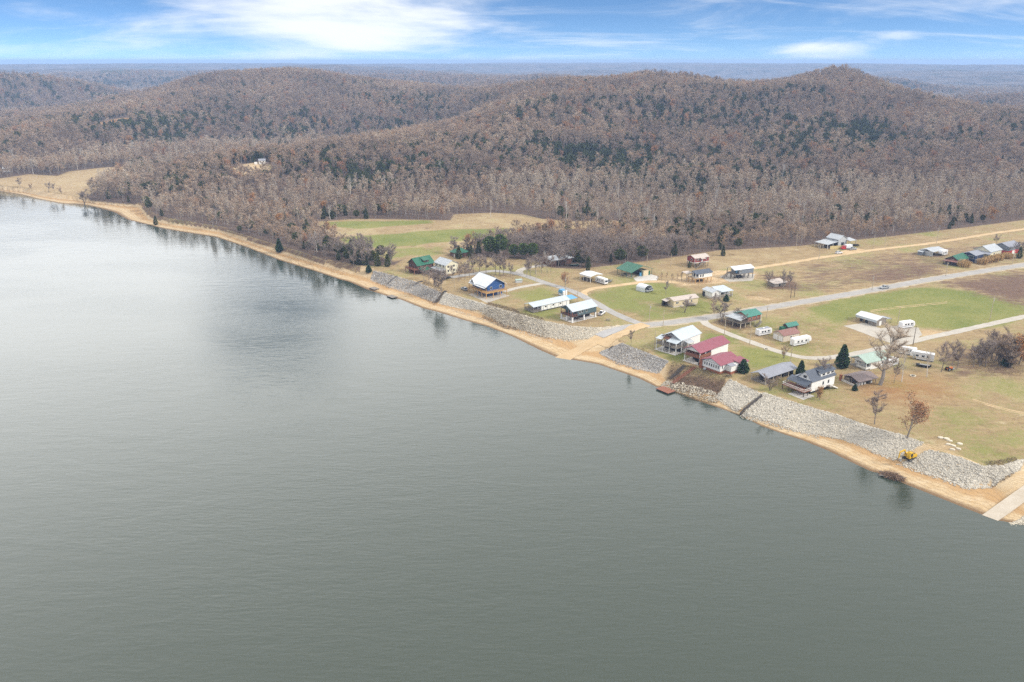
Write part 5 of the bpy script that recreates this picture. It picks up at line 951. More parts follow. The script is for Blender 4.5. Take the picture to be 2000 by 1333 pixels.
h.wall('log_brown', 0.3, 13.0, 0.3, 7.6, -.1, 3.0, 'x', 2.0); h.roof('roof_green', 0.3, 13.0, 0.3, 7.6, 3.0, 'x', 2.0, 0.7); h.win('x', 2.9, 1.8, 1.1, 1.2, 0.3); h.win('y', 3.0, 1.2, 1.0, 1.1, 0.3); d = h.box('porch_deck', 'wood_dark', -2.6, 0.3, 0.2, 7.7, -.1, 0.4); h.rail('wood_dark', [(-2.5, 0.3), (-2.5, 7.6)], 0.4, 0.9, d); h.posts('wood_dark', [(-2.4, 0.4), (-2.4, 7.5)], 0.4, 2.4, 0.09); h.slab('porch_roof', 'roof_brown', [(-2.9, 0, 2.3), (0.3, 0, 2.9), (0.3, 7.9, 2.9), (-2.9, 7.9, 2.3)])
h = Bld('navy_house', 'narrow navy blue house with white windows and grey roof', 1902.8, 514, 34)
h.wall('navy', 0.2, 9.4, 0.2, 8.0, -.1, 4.3, 'x', 1.4); h.roof('roof_grey', 0.2, 9.4, 0.2, 8.0, 4.3, 'x', 1.4, 0.4); h.win('x', 1.0, 2.3, 2.2, 1.6, 0.2); h.win('x', 5.2, 2.5, 1.5, 1.5, 0.2); h.win('x', 3.6, 2.9, 0.9, 0.7, 0.2); h.door('x', 3.7, 0, 1.0, 2.0, 0.2); h.win('y', 3.0, 2.3, 1.2, 1.4, 0.2); h.wall('wood_grey', 0.4, 5.0, -2.6, 0.2, -.1, 2.0, part='deck_screen')
h = Bld('cream_gable_house', 'broad cream gabled house with grey roof between the navy house and red barn', 1932.8, 504, 32)
h.wall('cream', 0.2, 13.0, 0.2, 10.6, -.1, 3.6, 'x', 2.6); h.roof('roof_silver', 0.2, 13.0, 0.2, 10.6, 3.6, 'x', 2.6, 0.5); h.slab('porch_roof', 'roof_grey', [(-3.4, -1.0, 2.6), (0.2, -1.0, 3.4), (0.2, 8.8, 3.4), (-3.4, 8.8, 2.6)]); h.posts('wood_grey', [(-3.2, -.8), (-3.2, 3.8), (-3.2, 8.6)], 0, 2.5, 0.09); h.win('y', 4.0, 1.2, 1.4, 1.2, 0.2); h.door('x', 4.4, 0, 1.0, 2.0, 0.2, 'dark')
h = Bld('red_barn', 'red barn with dark grey roof behind the cream gabled house', 1968, 499, 33, 'barn')
h.wall('bright_red', 0.2, 14.0, 0.2, 9.0, -.1, 2.4); h.wall('grey_siding', 0.2, 14.0, 0.2, 9.0, 2.4, 5.0, 'x', 1.7, part='upper_wall'); h.roof('roof_grey', 0.2, 14.0, 0.2, 9.0, 5.0, 'x', 1.7, 0.5)
for k in range(4): h.win('y', 1.4 + k * 3.0, 3.3, 1.3, 1.0, 0.2)
h.door('y', 5.0, 0, 3.0, 2.2, 0.2, 'white_paint')

# upstream group
h = Bld('lodge', 'dark log lodge with green gabled roof and dormer near the stone bank', 816, 536, 42)
h.wall('log_brown', 0.2, 11.2, 0.2, 9.0, -.1, 5.2, 'x', 3.0); h.roof('roof_green', 0.2, 11.2, 0.2, 9.0, 5.2, 'x', 3.0, 0.8); h.wall('log_brown', 5.0, 8.4, 0.8, 3.6, 5.0, 7.0, part='dormer'); h.slab('dormer_roof', 'roof_green', [(4.6, 0.3, 7.0), (8.8, 0.3, 7.0), (8.8, 4.2, 8.2), (4.6, 4.2, 8.2)]); h.win('y', 6.0, 5.7, 1.4, 0.9, 0.8, fm='wood_red')
d = h.box('balcony', 'wood_red', -2.2, 0.2, 0.2, 9.0, 2.4, 2.65); h.rail('wood_red', [(0.2, 0.3), (-2.1, 0.3), (-2.1, 8.9), (0.2, 8.9)], 2.65, 1.0, d); h.posts('wood_red', [(-2, 0.4), (-2, 4.6), (-2, 8.8)], 0, 2.4, 0.12); h.slab('lower_roof', 'roof_green', [(1.0, -3.4, 2.4), (7.0, -3.4, 2.4), (7.0, 0.2, 3.4), (1.0, 0.2, 3.4)]); h.posts('wood_red', [(1.2, -3.2), (6.8, -3.2)], 0, 2.3, 0.1)
for a_ in (1.4, 5.6): h.win('x', a_, 3.2, 1.6, 1.5, 0.2, fm='wood_red')
h.win('y', 2.0, 3.6, 1.1, 1.1, 0.2, fm='wood_red')
h = Bld('cream_house', 'pale yellow two-storey house with silver roof behind the lakeside trees', 871, 537, 41)
h.wall('cream', 0.3, 8.8, 0.3, 11.0, -.1, 5.2, 'y', 2.2); h.roof('roof_silver', 0.3, 8.8, 0.3, 11.0, 5.2, 'y', 2.2, 0.5)
for z_ in (1.2, 3.6):
    for a_ in (1.4, 5.4): h.win('y', a_, z_, 1.1, 1.2, 0.3, fm='wood_grey')
for a_ in (2, 5.2, 8.4): h.win('x', a_, 3.5, 1.1, 1.2, 0.3, fm='wood_grey')
d = h.box('porch_deck', 'wood_grey', -2.4, 0.3, 0.3, 11.0, 0.1, 0.4); h.slab('porch_roof', 'roof_silver', [(-2.8, 0, 2.5), (0.3, 0, 3.0), (0.3, 11.3, 3.0), (-2.8, 11.3, 2.5)]); h.posts('cream', [(-2.5, 0.4), (-2.5, 5.6), (-2.5, 10.8)], 0, 2.45, 0.1)
h = Bld('green_roof_cottage', 'small cottage with green hip roof behind the pale yellow house', 893, 505, 38, 'cottage')
h.wall('log_brown', 0.3, 8.6, 0.3, 8.0, -.1, 2.8); mb = MB(); mb.add([(-.4, -.4, 2.8), (9.3, -.4, 2.8), (9.3, 8.7, 2.8), (-.4, 8.7, 2.8), (3.4, 4.15, 5.2), (5.5, 4.15, 5.2)], [(0, 1, 5, 4), (1, 2, 5), (2, 3, 4, 5), (3, 0, 4), (3, 2, 1, 0)]); mb.build('roof', 'roof_green', h.o); h.win('y', 3, 1.2, 1.2, 1.0, 0.3); h.door('x', 3, 0, 1.0, 2.0, 0.3, 'white_paint')
h = Bld('silver_roof_barn', 'dark barn with bright silver roof among bare trees at the lane end', 1077, 522, 33, 'barn')
h.wall('log_brown', 0.4, 15.4, 0.6, 9.0, -.1, 3.2); h.roof('roof_silver', -0.2, 15.8, 0.2, 10.0, 3.6, 'x', 1.5, 0.5); h.posts('wood_dark', [(0, 0.3), (5, 0.3), (10, 0.3), (15.4, 0.3)], 0, 3.5, 0.1); h.door('y', 4, 0, 2.8, 2.7, 0.6, 'dark'); h.win('y', 10, 1.2, 1.2, 1.0, 0.6, fm='wood_grey')
for (px, py, lb, D) in ((506, 322, 'far white house on a pale clearing in the hillside wood', 715), (6, 337, 'far white house at the wood edge above the tan field', 700)):
    c = hit(px, py, 0.5); o = thing('far_house', lb, 'house', (c[0], c[1], H1(c[0], c[1])), 20); o.scale = (0.7,) * 3; h = Bld.__new__(Bld); h.o = o
    h.wall('white_paint', 0, 9, 0, 7, -.4, 5.0, 'x', 2.0); h.roof('roof_white' if D != 715 else 'roof_grey', 0, 9, 0, 7, 5.0, 'x', 2.0, 0.4)
    for a_ in (1.5, 5.5): h.win('y', a_, 3.0, 1.4, 1.4, 0.0)
    h.box('shed_annex', 'white_paint', -6, -2, 1, 5, -.4, 3.0)

# ------------------------------------------------------------------ vehicles
def wheel(parent, x, y, r=0.36, wd=0.24):
    o = MB().tube([(x, y - wd / 2, r), (x, y + wd / 2, r)], r, n=12).build('wheel', 'rubber', parent); MB().tube([(x, y - wd / 2 - .015, r), (x, y + wd / 2 + .015, r)], r * 0.55, n=8).build('rim', 'steel', o)
def car(kind, px, py, yaw, m, label, z=5.0, name=None):
    p = P(px, py, z); p.z = H1(p.x, p.y) + (0.06 if kind == 'road' else 0.03); L = 5.6 if kind in ('pickup', 'road') else 4.7
    o = thing(name or ('pickup_truck' if kind in ('pickup', 'road') else 'parked_car'), label, 'pickup' if kind in ('pickup', 'road') else 'car', p, yaw); h = L / 2
    if kind in ('pickup', 'road'):
        low = [(-h, .45), (h, .45), (h, .95), (h - .1, 1.05), (1.15, 1.12), (-h, 1.12)]; cab = [(-.75, 1.1), (1.3, 1.1), (.65, 1.78), (-.55, 1.78)]
    else:
        low = [(-h, .42), (h, .42), (h, .85), (h - .15, .98), (1.0, 1.05), (-h + .1, 1.05), (-h, .9)]; cab = [(-h + .15, 1.03), (1.15, 1.03), (.35, 1.66), (-h + .55, 1.66)]
    MB().prism(low, 'y', -.93, .93).build('body', m, o)
    c = MB().prism(cab, 'y', -.84, .84); c.v = [(x, y * (0.86 if zz > 1.5 else 1), zz) for x, y, zz in c.v]; c = c.build('cab', m, o)
    x0, x1 = cab[0][0], cab[1][0]; tx0, tx1 = cab[3][0], cab[2][0]
    MB().add([(x1 + .02, -.74, 1.16), (x1 + .02, .74, 1.16), (tx1 + .06, .62, 1.72), (tx1 + .06, -.62, 1.72)], [(0, 1, 2, 3)]).build('windscreen', 'glass', c)
    MB().add([(x0 - .03, .74, 1.16), (x0 - .03, -.74, 1.16), (tx0 - .05, -.6, 1.7), (tx0 - .05, .6, 1.7)], [(0, 1, 2, 3)]).build('rear_window', 'glass', c)
    for s in (-1, 1): MB().add([(x0 + .25, s * .845, 1.16), (x1 - .25, s * .845, 1.16), (tx1 - .05, s * .745, 1.68), (tx0 + .15, s * .745, 1.68)], [(0, 1, 2, 3) if s < 0 else (3, 2, 1, 0)]).build('side_window', 'glass', c)
    if kind in ('pickup', 'road'): MB().box(-h + .12, -.85, -.78, .78, 1.1, 1.135).build('bed', 'black', o)
    for x in (-h + 1.0, h - .95):
        for y in (-.84, .84): wheel(o, x, y)
    for y in (-.65, .65): MB().box(h - .03, h + .02, y - .16, y + .16, .72, .9).build('headlight', 'white_paint', o); MB().box(-h - .02, -h + .03, y - .12, y + .12, .75, .98).build('taillight', 'car_red', o)
    return o
car('road', 1727, 564, 25 + 180, 'car_silver', 'silver pickup driving along the main road', name='pickup_truck')
car('pickup', 1175, 614.5, 62, 'car_white', 'white pickup parked beside the dark teal-grey house')
car('car', 1638, 496, 25, 'car_white', 'white car parked by the dirt road near the grey barn')
car('pickup', 1665, 488.5, 20, 'car_silver', 'grey pickup parked next to the red truck')
car('car', 1268, 570, 220, 'car_silver', 'silver car inside the white arched carport')
car('car', 907, 567, 120, 'car_silver', 'silver car parked behind the blue house')
car('car', 872, 545, 40, 'black', 'black car parked under the trees by the pale yellow house')
car('car', 958, 545, 10, 'black', 'black car half hidden behind the white roof of the blue house')
def truck(px, py, yaw, label):
    p = P(px, py); o = thing('box_truck', label, 'truck', p, yaw)
    MB().prism([(1.6, .5), (4.2, .5), (4.2, 1.3), (3.3, 1.45), (2.9, 2.3), (1.6, 2.3)], 'y', -1.05, 1.05).build('cab', 'car_red', o); MB().box(-3.2, 1.5, -1.1, 1.1, .85, 2.9).build('cargo_box', 'car_white', o); MB().box(-3.2, 2, -.8, .8, .5, .85).build('chassis', 'black', o)
    for s in (-1, 1): MB().box(2.0, 2.8, s * 1.06 - .01, s * 1.06 + .01, 1.5, 2.1).build('side_window', 'glass', o)
    for x in (-2.2, 3.1):
        for y in (-.9, .9): wheel(o, x, y, .45)
truck(1654, 487, 200, 'red and white truck parked beside the yellow board fence')
def camper(px, py, yaw, L, label, kind='trailer', z=5.0, stripe='grey_siding', roof_dark=False, dz=0.0, dx=0, dy=0):
    p = P(px, py, z); p.z = H1(p.x, p.y) + dz; o = thing('camper_trailer' if kind != 'motor' else 'motor_home', label, 'camper', p + Vector((dx, dy, 0)), yaw); h = L / 2; n_ = .45
    pr = [(-h, n_), (h - .5, n_), (h, 1.0), (h, 1.9), (h - .35, 2.9), (h - .7, 3.05), (-h + .3, 3.05), (-h, 2.8)]
    if kind == 'fifth': pr = [(-h, n_), (h - 2.3, n_), (h - 2.2, 1.35), (h, 1.35), (h + .1, 2.2), (h - .5, 3.4), (-h + .2, 3.25), (-h, 3.0)]
    if kind == 'motor': pr = [(-h, n_), (h, n_), (h + .1, 1.2), (h - .1, 2.6), (h - .4, 3.1), (-h + .2, 3.1), (-h, 2.9)]
    b = MB().prism(pr, 'y', -1.2, 1.2).build('body', 'car_white', o)
    if roof_dark: MB().box(-h + .5, h - .9, -1.05, 1.05, 3.06, 3.09).build('roof_skin', 'roof_grey', o)
    for s in (-1, 1):
        MB().box(-h + .1, h - (2.4 if kind == 'fifth' else .7), s * 1.205 - .012, s * 1.205 + .012, 1.0, 1.28).build('stripe', stripe, b)
        for f in (-.62, -.2, .3): MB().box(f * h, f * h + 1.0, s * 1.21 - .02, s * 1.21 + .02, 1.55, 2.25).build('window', 'glass', b)
        MB().box(.62 * h - .1, .62 * h + .62, s * 1.21 - .015, s * 1.21 + .015, .6, 2.4).build('door', 'light_grey', b)
        for x in ((-.55, .3) if kind != 'motor' else (-h * .5, h * .62)): wheel(o, x, s * 1.0, .36)
    MB().box(-.6, .1, -.35, .35, 3.05, 3.28).build('air_conditioner', 'white_paint', b)
    if kind == 'trailer': MB().tube([(h - .3, 0, .55), (h + 1.0, 0, .5)], .06, n=6).build('hitch', 'black', o)
    if kind == 'motor': MB().add([(h + .12, -1.0, 1.4), (h + .12, 1.0, 1.4), (h - .06, .95, 2.4), (h - .06, -.95, 2.4)], [(0, 1, 2, 3)]).build('windscreen', 'glass', b)
    MB().box(-h + .1, h - 2.4, -1.0, 1.0, .3, .5).build('chassis', 'black', o)
    return o
camper(1491, 654, 27, 7.4, 'white camper trailer with dark roof beside the red-brown house', roof_dark=True)
camper(1563, 673, 26, 9.6, 'long white fifth-wheel camper next to the beige garage', 'fifth')
camper(1770, 692, 152, 7.2, 'white camper nearer the gravel road in the pair under bare trees', 'trailer', stripe='beige')
camper(1800, 703, 150, 8.6, 'longer white camper nearer the lawn in the pair under bare trees', 'fifth', stripe='beige')
camper(1770, 640, 20, 7.2, 'white camper parked at the edge of the gravel lot', 'trailer')
camper(1175, 553.5, 305, 7.6, 'white motor home backed into the flat-topped white carport', 'motor')
camper(1841, 499, 215, 6.8, 'white camper nosed under the pale metal carport', 'fifth')
camper(1739, 714, 28, 6.0, 'white camper glimpsed behind the giant bare tree', 'trailer')
camper(1098.5, 578, 125, 4.6, 'small camper under a bright blue cover beside the lane', 'trailer', stripe='tarp_blue')
for o_ in list(bpy.data.objects):
    if o_.get('label', '').startswith('small camper under'):
        MB().prism([(-1.6, 1.9), (1.7, 1.9), (1.5, 3.3), (-1.5, 3.3)], 'y', -1.3, 1.3).build('cover', 'tarp_blue', o_)
def flat_trailer(px, py, yaw, label, m, boat=False):
    p = P(px, py); o = thing('boat_trailer' if boat else 'utility_trailer', label, 'trailer', p, yaw); MB().box(-2.6, 2.4, -1, 1, .5, .62).build('bed', 'black', o); MB().tube([(2.3, 0, .55), (3.6, 0, .5)], .06).build('hitch', 'steel', o)
    for y in (-1.05, 1.05): wheel(o, -.5, y, .33)
    if boat:
        b = MB(); b.add([(-2.6, -.95, .95), (1.6, -.95, 1.0), (3.0, 0, 1.1), (1.6, .95, 1.0), (-2.6, .95, .95), (-2.6, -.6, .62), (1.3, -.6, .62), (2.4, 0, .8), (1.3, .6, .62), (-2.6, .6, .62)], [(0, 5, 6, 1), (1, 6, 7, 2), (2, 7, 8, 3), (3, 8, 9, 4), (4, 9, 5, 0), (5, 9, 8, 7, 6), (0, 1, 2, 3, 4)]); hb = b.build('hull', m, o); MB().box(-2.3, 1.2, -.65, .65, 1.0, 1.06).build('deck_floor', 'steel', hb); MB().box(-2.95, -2.6, -.2, .2, .5, 1.5).build('outboard_motor', 'black', hb)
    else:
        for y in (-1, 1): MB().box(-2.6, 2.4, y - .03, y + .03, .62, 1.1).build('side_board', m, o)
flat_trailer(1802, 717, 150, 'dark bass boat on a trailer under the bare trees', 'black', True)
flat_trailer(1670, 481, 350, 'long black covered trailer behind the red truck', 'black')
flat_trailer(1190, 551, 60, 'empty black utility trailer behind the motor home', 'steel')
flat_trailer(1122, 520, 10, 'green-black boat on a trailer by the silver-roofed barn', 'roof_green', True)
def tractor(px, py, yaw, label):
    p = P(px, py); o = thing('tractor', label, 'tractor', p, yaw); MB().box(-.2, 1.6, -.35, .35, .6, 1.3).build('hood', 'machine_orange', o); MB().box(-1.0, -.2, -.5, .5, .7, 1.1).build('seat_deck', 'machine_orange', o); MB().box(-.9, -.5, -.25, .25, 1.1, 1.6).build('seat', 'black', o); MB().box(1.5, 2.4, -.7, .7, .25, .7).build('loader_bucket', 'steel', o)
    for s in (-1, 1): MB().tube([(.3, s * .55, 1.2), (1.7, s * .6, .6)], .06).build('loader_arm', 'machine_orange', o); wheel(o, -.7, s * .7, .7, .35); wheel(o, 1.2, s * .6, .4, .25)
    MB().tube([(-1, -.5, 1.1), (-1, -.5, 2.1), (-1, .5, 2.1), (-1, .5, 1.1)], .05).build('roll_bar', 'black', o)
tractor(1853, 724, 25, 'orange tractor with loader among the bare trees on the lawn')

# yellow excavator on the cut
p = P(1776, 893, 3.0); z = H1(p.x, p.y); ex = thing('excavator', 'yellow tracked excavator working in the dirt cut through the stone bank', 'excavator', (p.x, p.y, z + .1), 28); ex.scale = (1.0,) * 3
for y in (-.95, .95):
    tr = MB().prism([(-1.7, .2), (-1.4, 0), (1.4, 0), (1.7, .2), (1.7, .55), (1.4, .75), (-1.4, .75), (-1.7, .55)], 'y', y - .27, y + .27).build('track', 'black', ex)
    for x in (-1.1, -.4, .4, 1.1): MB().tube([(x, y - .3, .36), (x, y + .3, .36)], .22, n=8).build('roller', 'steel', tr)
MB().box(-1, 1, -.7, .7, .45, .85).build('undercarriage', 'black', ex); bd = MB().prism([(-.9, .9), (2.0, .9), (2.0, 1.7), (1.7, 1.95), (-.9, 1.9)], 'y', -1.15, 1.15).build('engine_house', 'machine_yellow', ex); MB().box(.3, 1.4, -.8, .8, 1.93, 2.08).build('engine_cover', 'black', bd)
cb = MB().prism([(-1.5, .9), (.05, .9), (.05, 2.65), (-1.1, 2.65), (-1.5, 1.9)], 'y', -1.15, -.1).build('cab', 'machine_yellow', ex); MB().box(-1.1, -.1, -1.17, -1.14, 1.5, 2.5).build('side_window', 'glass', cb); MB().add([(-1.52, -1.05, 1.2), (-1.52, -.2, 1.2), (-1.14, -.2, 2.55), (-1.14, -1.05, 2.55)], [(3, 2, 1, 0)]).build('windscreen', 'glass', cb); MB().box(-1.0, 0, -1.1, -.15, 2.66, 2.72).build('cab_roof', 'machine_yellow', cb)
bm = MB().prism([(-1.0, 1.3), (-.6, 1.2), (-2.4, 3.3), (-4.3, 3.1), (-4.35, 3.4), (-2.2, 3.75)], 'y', .2, .55).build('boom', 'machine_yellow', ex); MB().tube([(-.9, .38, 1.6), (-2.2, .38, 2.9)], .09).build('hydraulic_ram', 'steel', bm)
MB().prism([(-4.1, 3.6), (-4.5, 3.5), (-4.75, 1.2), (-4.5, 1.1)], 'y', .24, .5).build('stick', 'machine_yellow', ex); bk = MB().prism([(-4.9, 1.3), (-4.4, 1.3), (-3.7, .9), (-3.6, .3), (-4.2, .1), (-4.5, .45)], 'y', -.15, .9).build('bucket', 'steel', ex)
for y in (-.1, .2, .5, .8): MB().box(-3.62, -3.4, y - .04, y + .04, .22, .32).build('tooth', 'steel', bk)

# ------------------------------------------------------------------ docks, stairs and drains on the bank
def dock(px, py, yaw, L, Wd, m, label, z=0.0):
    p = P(px, py, z); o = thing('floating_dock', label, 'dock', (p.x, p.y, max(z, H1(p.x, p.y)) if z else 0), yaw); n_ = int(L / .42)
    for i in range(n_): MB().box(-L / 2 + i * L / n_, -L / 2 + (i + .93) * L / n_, -Wd / 2, Wd / 2, .5, .56).build('plank', m, o)
    MB().box(-L / 2 + .02, L / 2 - .02, -Wd / 2 + .03, Wd / 2 - .03, .28, .5).build('frame', 'wood_dark', o)
    for y in (-Wd / 2 + .5, Wd / 2 - .5): MB().tube([(-L / 2 + .2, y, .08), (L / 2 - .2, y, .08)], .26, n=10).build('float', 'black', o)
    return o
d = dock(1300, 764, 127, 6.2, 4.2, 'wood_red', 'red-brown plank dock at the waterline below the red-roofed houses')
MB().tube([(-1.8, -1.2, .5), (-1.8, -1.2, 1.7)], .07).build('mooring_post', 'wood_dark', d)
dock(766, 581, 133, 5.4, 3.4, 'wood_grey', 'weathered grey dock floating at the waterline by the lodge'); dock(731, 565, 130, 5.2, 3.4, 'wood_grey', 'weathered grey dock stranded on the sand upstream of the floating one', 0.35)
def slope_stair(name, a, b, za, zb, wd, m, label, cat, n=22, rails=True):
    A, B_ = P(*a, za), P(*b, zb); A.z = H1(A.x, A.y) + .35; B_.z = H1(B_.x, B_.y) + .25; o = thing(name, label, cat, (A.x, A.y, H1(A.x, A.y))); d_ = B_ - A; d_ = Vector(d_); f = Vector((d_.x, d_.y, 0)).normalized(); s = Vector((-f.y, f.x, 0)) * wd / 2
    base = Vector((A.x, A.y, H1(A.x, A.y))); prof = []
    for i in range(n + 1):
        q = A.lerp(B_, i / n); q.z = max(q.z, H1(q.x, q.y) + .3); prof.append(q - base)
    for i in range(n):
        q, r_ = prof[i], prof[i + 1]; e = q.lerp(r_, .82); e.z = q.z; mb = MB(); mb.add([q - s, e - s, e + s, q + s] + [v - Vector((0, 0, .09)) for v in (q - s, e - s, e + s, q + s)], [(0, 1, 2, 3), (7, 6, 5, 4), (0, 4, 5, 1), (1, 5, 6, 2), (2, 6, 7, 3), (3, 7, 4, 0)]); mb.build('tread', m, o)
    for sg in (-1, 1):
        MB().tube([q + s * sg * 1.05 - Vector((0, 0, .12)) for q in prof], .1, n=4).build('stringer', m, o)
        if rails:
            MB().tube([q + s * sg * 1.05 + Vector((0, 0, .9)) for q in prof], .045, n=4).build('handrail', m, o)
            for q in prof[::4]: MB().tube([q + s * sg * 1.05 - Vector((0, 0, .5)), q + s * sg * 1.05 + Vector((0, 0, .9))], .05, n=4).build('baluster', m, o)
slope_stair('bank_stairway', (1313, 752), (1358, 718), .9, 5, 1.5, 'wood_red', 'long red-brown timber stairway from the red dock up the dry slope', 'stairway', 26)
slope_stair('plank_walk', (1310, 742), (1337, 714), 1.8, 5, 1.4, 'wood_dark', 'dark plank walk on the slope beside the red-brown stairway', 'walkway', 18, False)
slope_stair('boat_rail', (851, 591), (871, 569), 1.3, 5, 1.7, 'wood_dark', 'black timber boat slide on the stone bank before the blue house', 'boat slide', 14, False)
slope_stair('stone_bank_walk', (793, 567), (820, 551), 1.3, 5, 1.2, 'wood_grey', 'pale plank walk down the stone bank to the floating dock', 'walkway', 16, False)
slope_stair('timber_slide', (812, 561), (826, 550), 2.5, 5, 1.2, 'wood_dark', 'dark timber slide close beside the pale plank walk', 'boat slide', 10, False)
slope_stair('timber_steps', (756, 557), (776, 540), 1.3, 5, 0.9, 'wood_dark', 'dark narrow timber steps on the stone bank below the lodge', 'steps', 14, False)
slope_stair('concrete_steps', (985, 632), (1007, 610), 1.3, 5, 1.0, 'wood_grey', 'grey narrow steps on the brushy stone bank by the long shed', 'steps', 14, False)
slope_stair('bank_timber', (1190, 684), (1198, 675), 2.5, 4, 0.8, 'wood_dark', 'dark timber lying on the grey stone bank near the launch', 'timber', 6, False)
o = thing('drain_wall', 'long dark drain wall running down the pale stone bank', 'wall', (0, 0, 0)); A = P(1446, 806, 1.2); B_ = P(1488, 772, 5); o.location = (A.x, A.y, 0)
mb = MB(); nn = 10; f = Vector((B_.x - A.x, B_.y - A.y, 0)).normalized(); s = Vector((-f.y, f.x, 0)) * .22
for i in range(nn): 
    q0, q1 = A.lerp(B_, i / nn), A.lerp(B_, (i + 1) / nn); z0, z1 = H1(q0.x, q0.y), H1(q1.x, q1.y); q0 = q0 - Vector((A.x, A.y, 0)); q1 = q1 - Vector((A.x, A.y, 0))
    vs_ = [Vector((q.x, q.y, zz + dz)) + s * k for q, zz in ((q0, z0), (q1, z1)) for k in (-1, 1) for dz in (-.3, .95)]
    MB().add(vs_, [(0, 1, 5, 4), (2, 6, 7, 3), (1, 3, 7, 5), (0, 4, 6, 2), (0, 2, 3, 1), (4, 5, 7, 6)]).build('wall_block', 'wood_dark', o)

# ------------------------------------------------------------------ utility poles
PN = [(1268,628,8.5,1,'beside the road junction, nearest the dark teal-grey house'), (1295,637,8,0,'across the main road from the white two-storey house'), (1414.5,656,8,0,'on the gravel road nearest the junction'), (1464,674,7.5,0,'on the gravel road between the two red-roofed houses and the camper'), (1544,707,8.5,0,'tall pale one in front of the long fifth-wheel camper'),
      (1783,675,8.5,2,'dark one at the corner of the gravel lot'), (1933,625,11,1,'leaning over the edge of the big green field'), (1497,622,6,1,'behind the teal-roofed house'), (1703,567,8,1,'on the main road by the silver pickup'), (1705,486,9,0,'near the wood, nearest the grey barn'), (1727,485,9,0,'near the wood, second from the grey barn'), (1599,508,9,1,'on the dirt road in front of the grey barn lean-to'),
      (1555,481,9,0,'at the wood edge left of the grey barn'), (1847,540,8,1,'on the main road below the log cabin'), (1977,516,8,1,'on the main road below the cream gabled house'), (1829,475,10,1,'on the dirt road behind the pale metal carport'), (1104,580,10.5,1,'on the lane beside the blue-covered camper'), (1047,553,8,0,'on the lane upstream of the blue-covered camper'), (1128,581,5,0,'short one where the dirt road leaves the lane'),
      (1263,523,7,0,'behind the green pavilion'), (1310,522,8,0,'between the green pavilion and the red house on stilts'), (1278,681,8,0,'at the river end of the white two-storey house'), (1340,704,7,0,'at the deck of the red-roofed house'), (1544,583,7,2,'dark one of two beside the main road near the old shed'), (1551,581,7,2,'taller dark one of two beside the main road near the old shed'), (887.5,563,5.5,0,'short one on the lawn left of the blue house'), (1753,632,8,0,'between the white carport and the camper on the gravel lot')]
for px, py, hh, k, lb in PN:
    p = P(px, py); m = 'pole_dark' if k == 2 else 'pole_wood'; o = thing('utility_pole', 'wooden utility pole ' + lb, 'pole', (p.x, p.y, H1(p.x, p.y)), random.uniform(0, 90), 'utility poles'); MB().tube([(0, 0, -.3), (.02, 0, hh * .5), (.05, 0, hh)], .17, .11, 8).build('shaft', m, o)
    if k == 1:
        a_ = MB().box(-1.1, 1.1, -.14, -.02, hh - .75, hh - .6).build('crossarm', m, o)
        for x in (-.95, 0, .95): MB().tube([(x, -.08, hh - .6), (x, -.08, hh - .38)], .05, n=6).build('insulator', 'light_grey', a_)
        MB().tube([(.32, 0, hh - 2.2), (.32, 0, hh - 1.3)], .24, n=10).build('transformer', 'light_grey', o)

# ------------------------------------------------------------------ small things in the yards
o = thing('stock_tank', 'small white covered tank standing on the lawn by the lane', 'tank', P(1012, 552), 15); MB().tube([(0, 0, 0), (0, 0, 1.3)], 1.0, n=12).build('tank_body', 'white_paint', o); MB().box(-1.6, 2.2, -1.1, 1.1, 1.3, 1.7).build('cover', 'roof_palegreen', o); MB().box(-1.5, 2.1, -1, 1, 0, 1.3).build('side', 'light_grey', o)
def picnic(px, py, yaw, label, m='wood_grey'):
    o = thing('picnic_table', label, 'table', P(px, py), yaw)
    for k in range(4): MB().box(-1.0, 1.0, -.4 + k * .21, -.22 + k * .21, .7, .75).build('table_plank', m, o)
    for y in (-.8, .62): MB().box(-1.0, 1.0, y, y + .22, .42, .46).build('bench', m, o)
    for x in (-.7, .7):
        for s in (-1, 1): MB().tube([(x, s * .75, 0), (x, s * .15, .7)], .05, n=4).build('leg', m, o)
picnic(1188, 626.5, 20, 'weathered picnic table on the lawn right of the dark teal-grey house'); picnic(1424, 736.5, 10, 'dark picnic table on the grass before the brick-based house', 'wood_dark')
def firepit(px, py, label):
    o = thing('fire_ring', label, 'fire pit', P(px, py)); 
    for k in range(10): a_ = k * .628; MB().box(-.22, .22, -.15, .15, 0, .35).build('stone', 'limestone', o); o.children[-1].location = (math.cos(a_) * .9, math.sin(a_) * .9, 0); o.children[-1].rotation_euler = (0, 0, a_ + 1.57)
    MB().tube([(0, 0, 0), (.1, 0, .2)], .7, n=8).build('ash', 'dark', o)
firepit(1497, 683, 'stone fire ring beside the gravel road below the camper'); firepit(1783, 735, 'stone fire ring on the lawn beyond the giant tree')
random.seed(9)
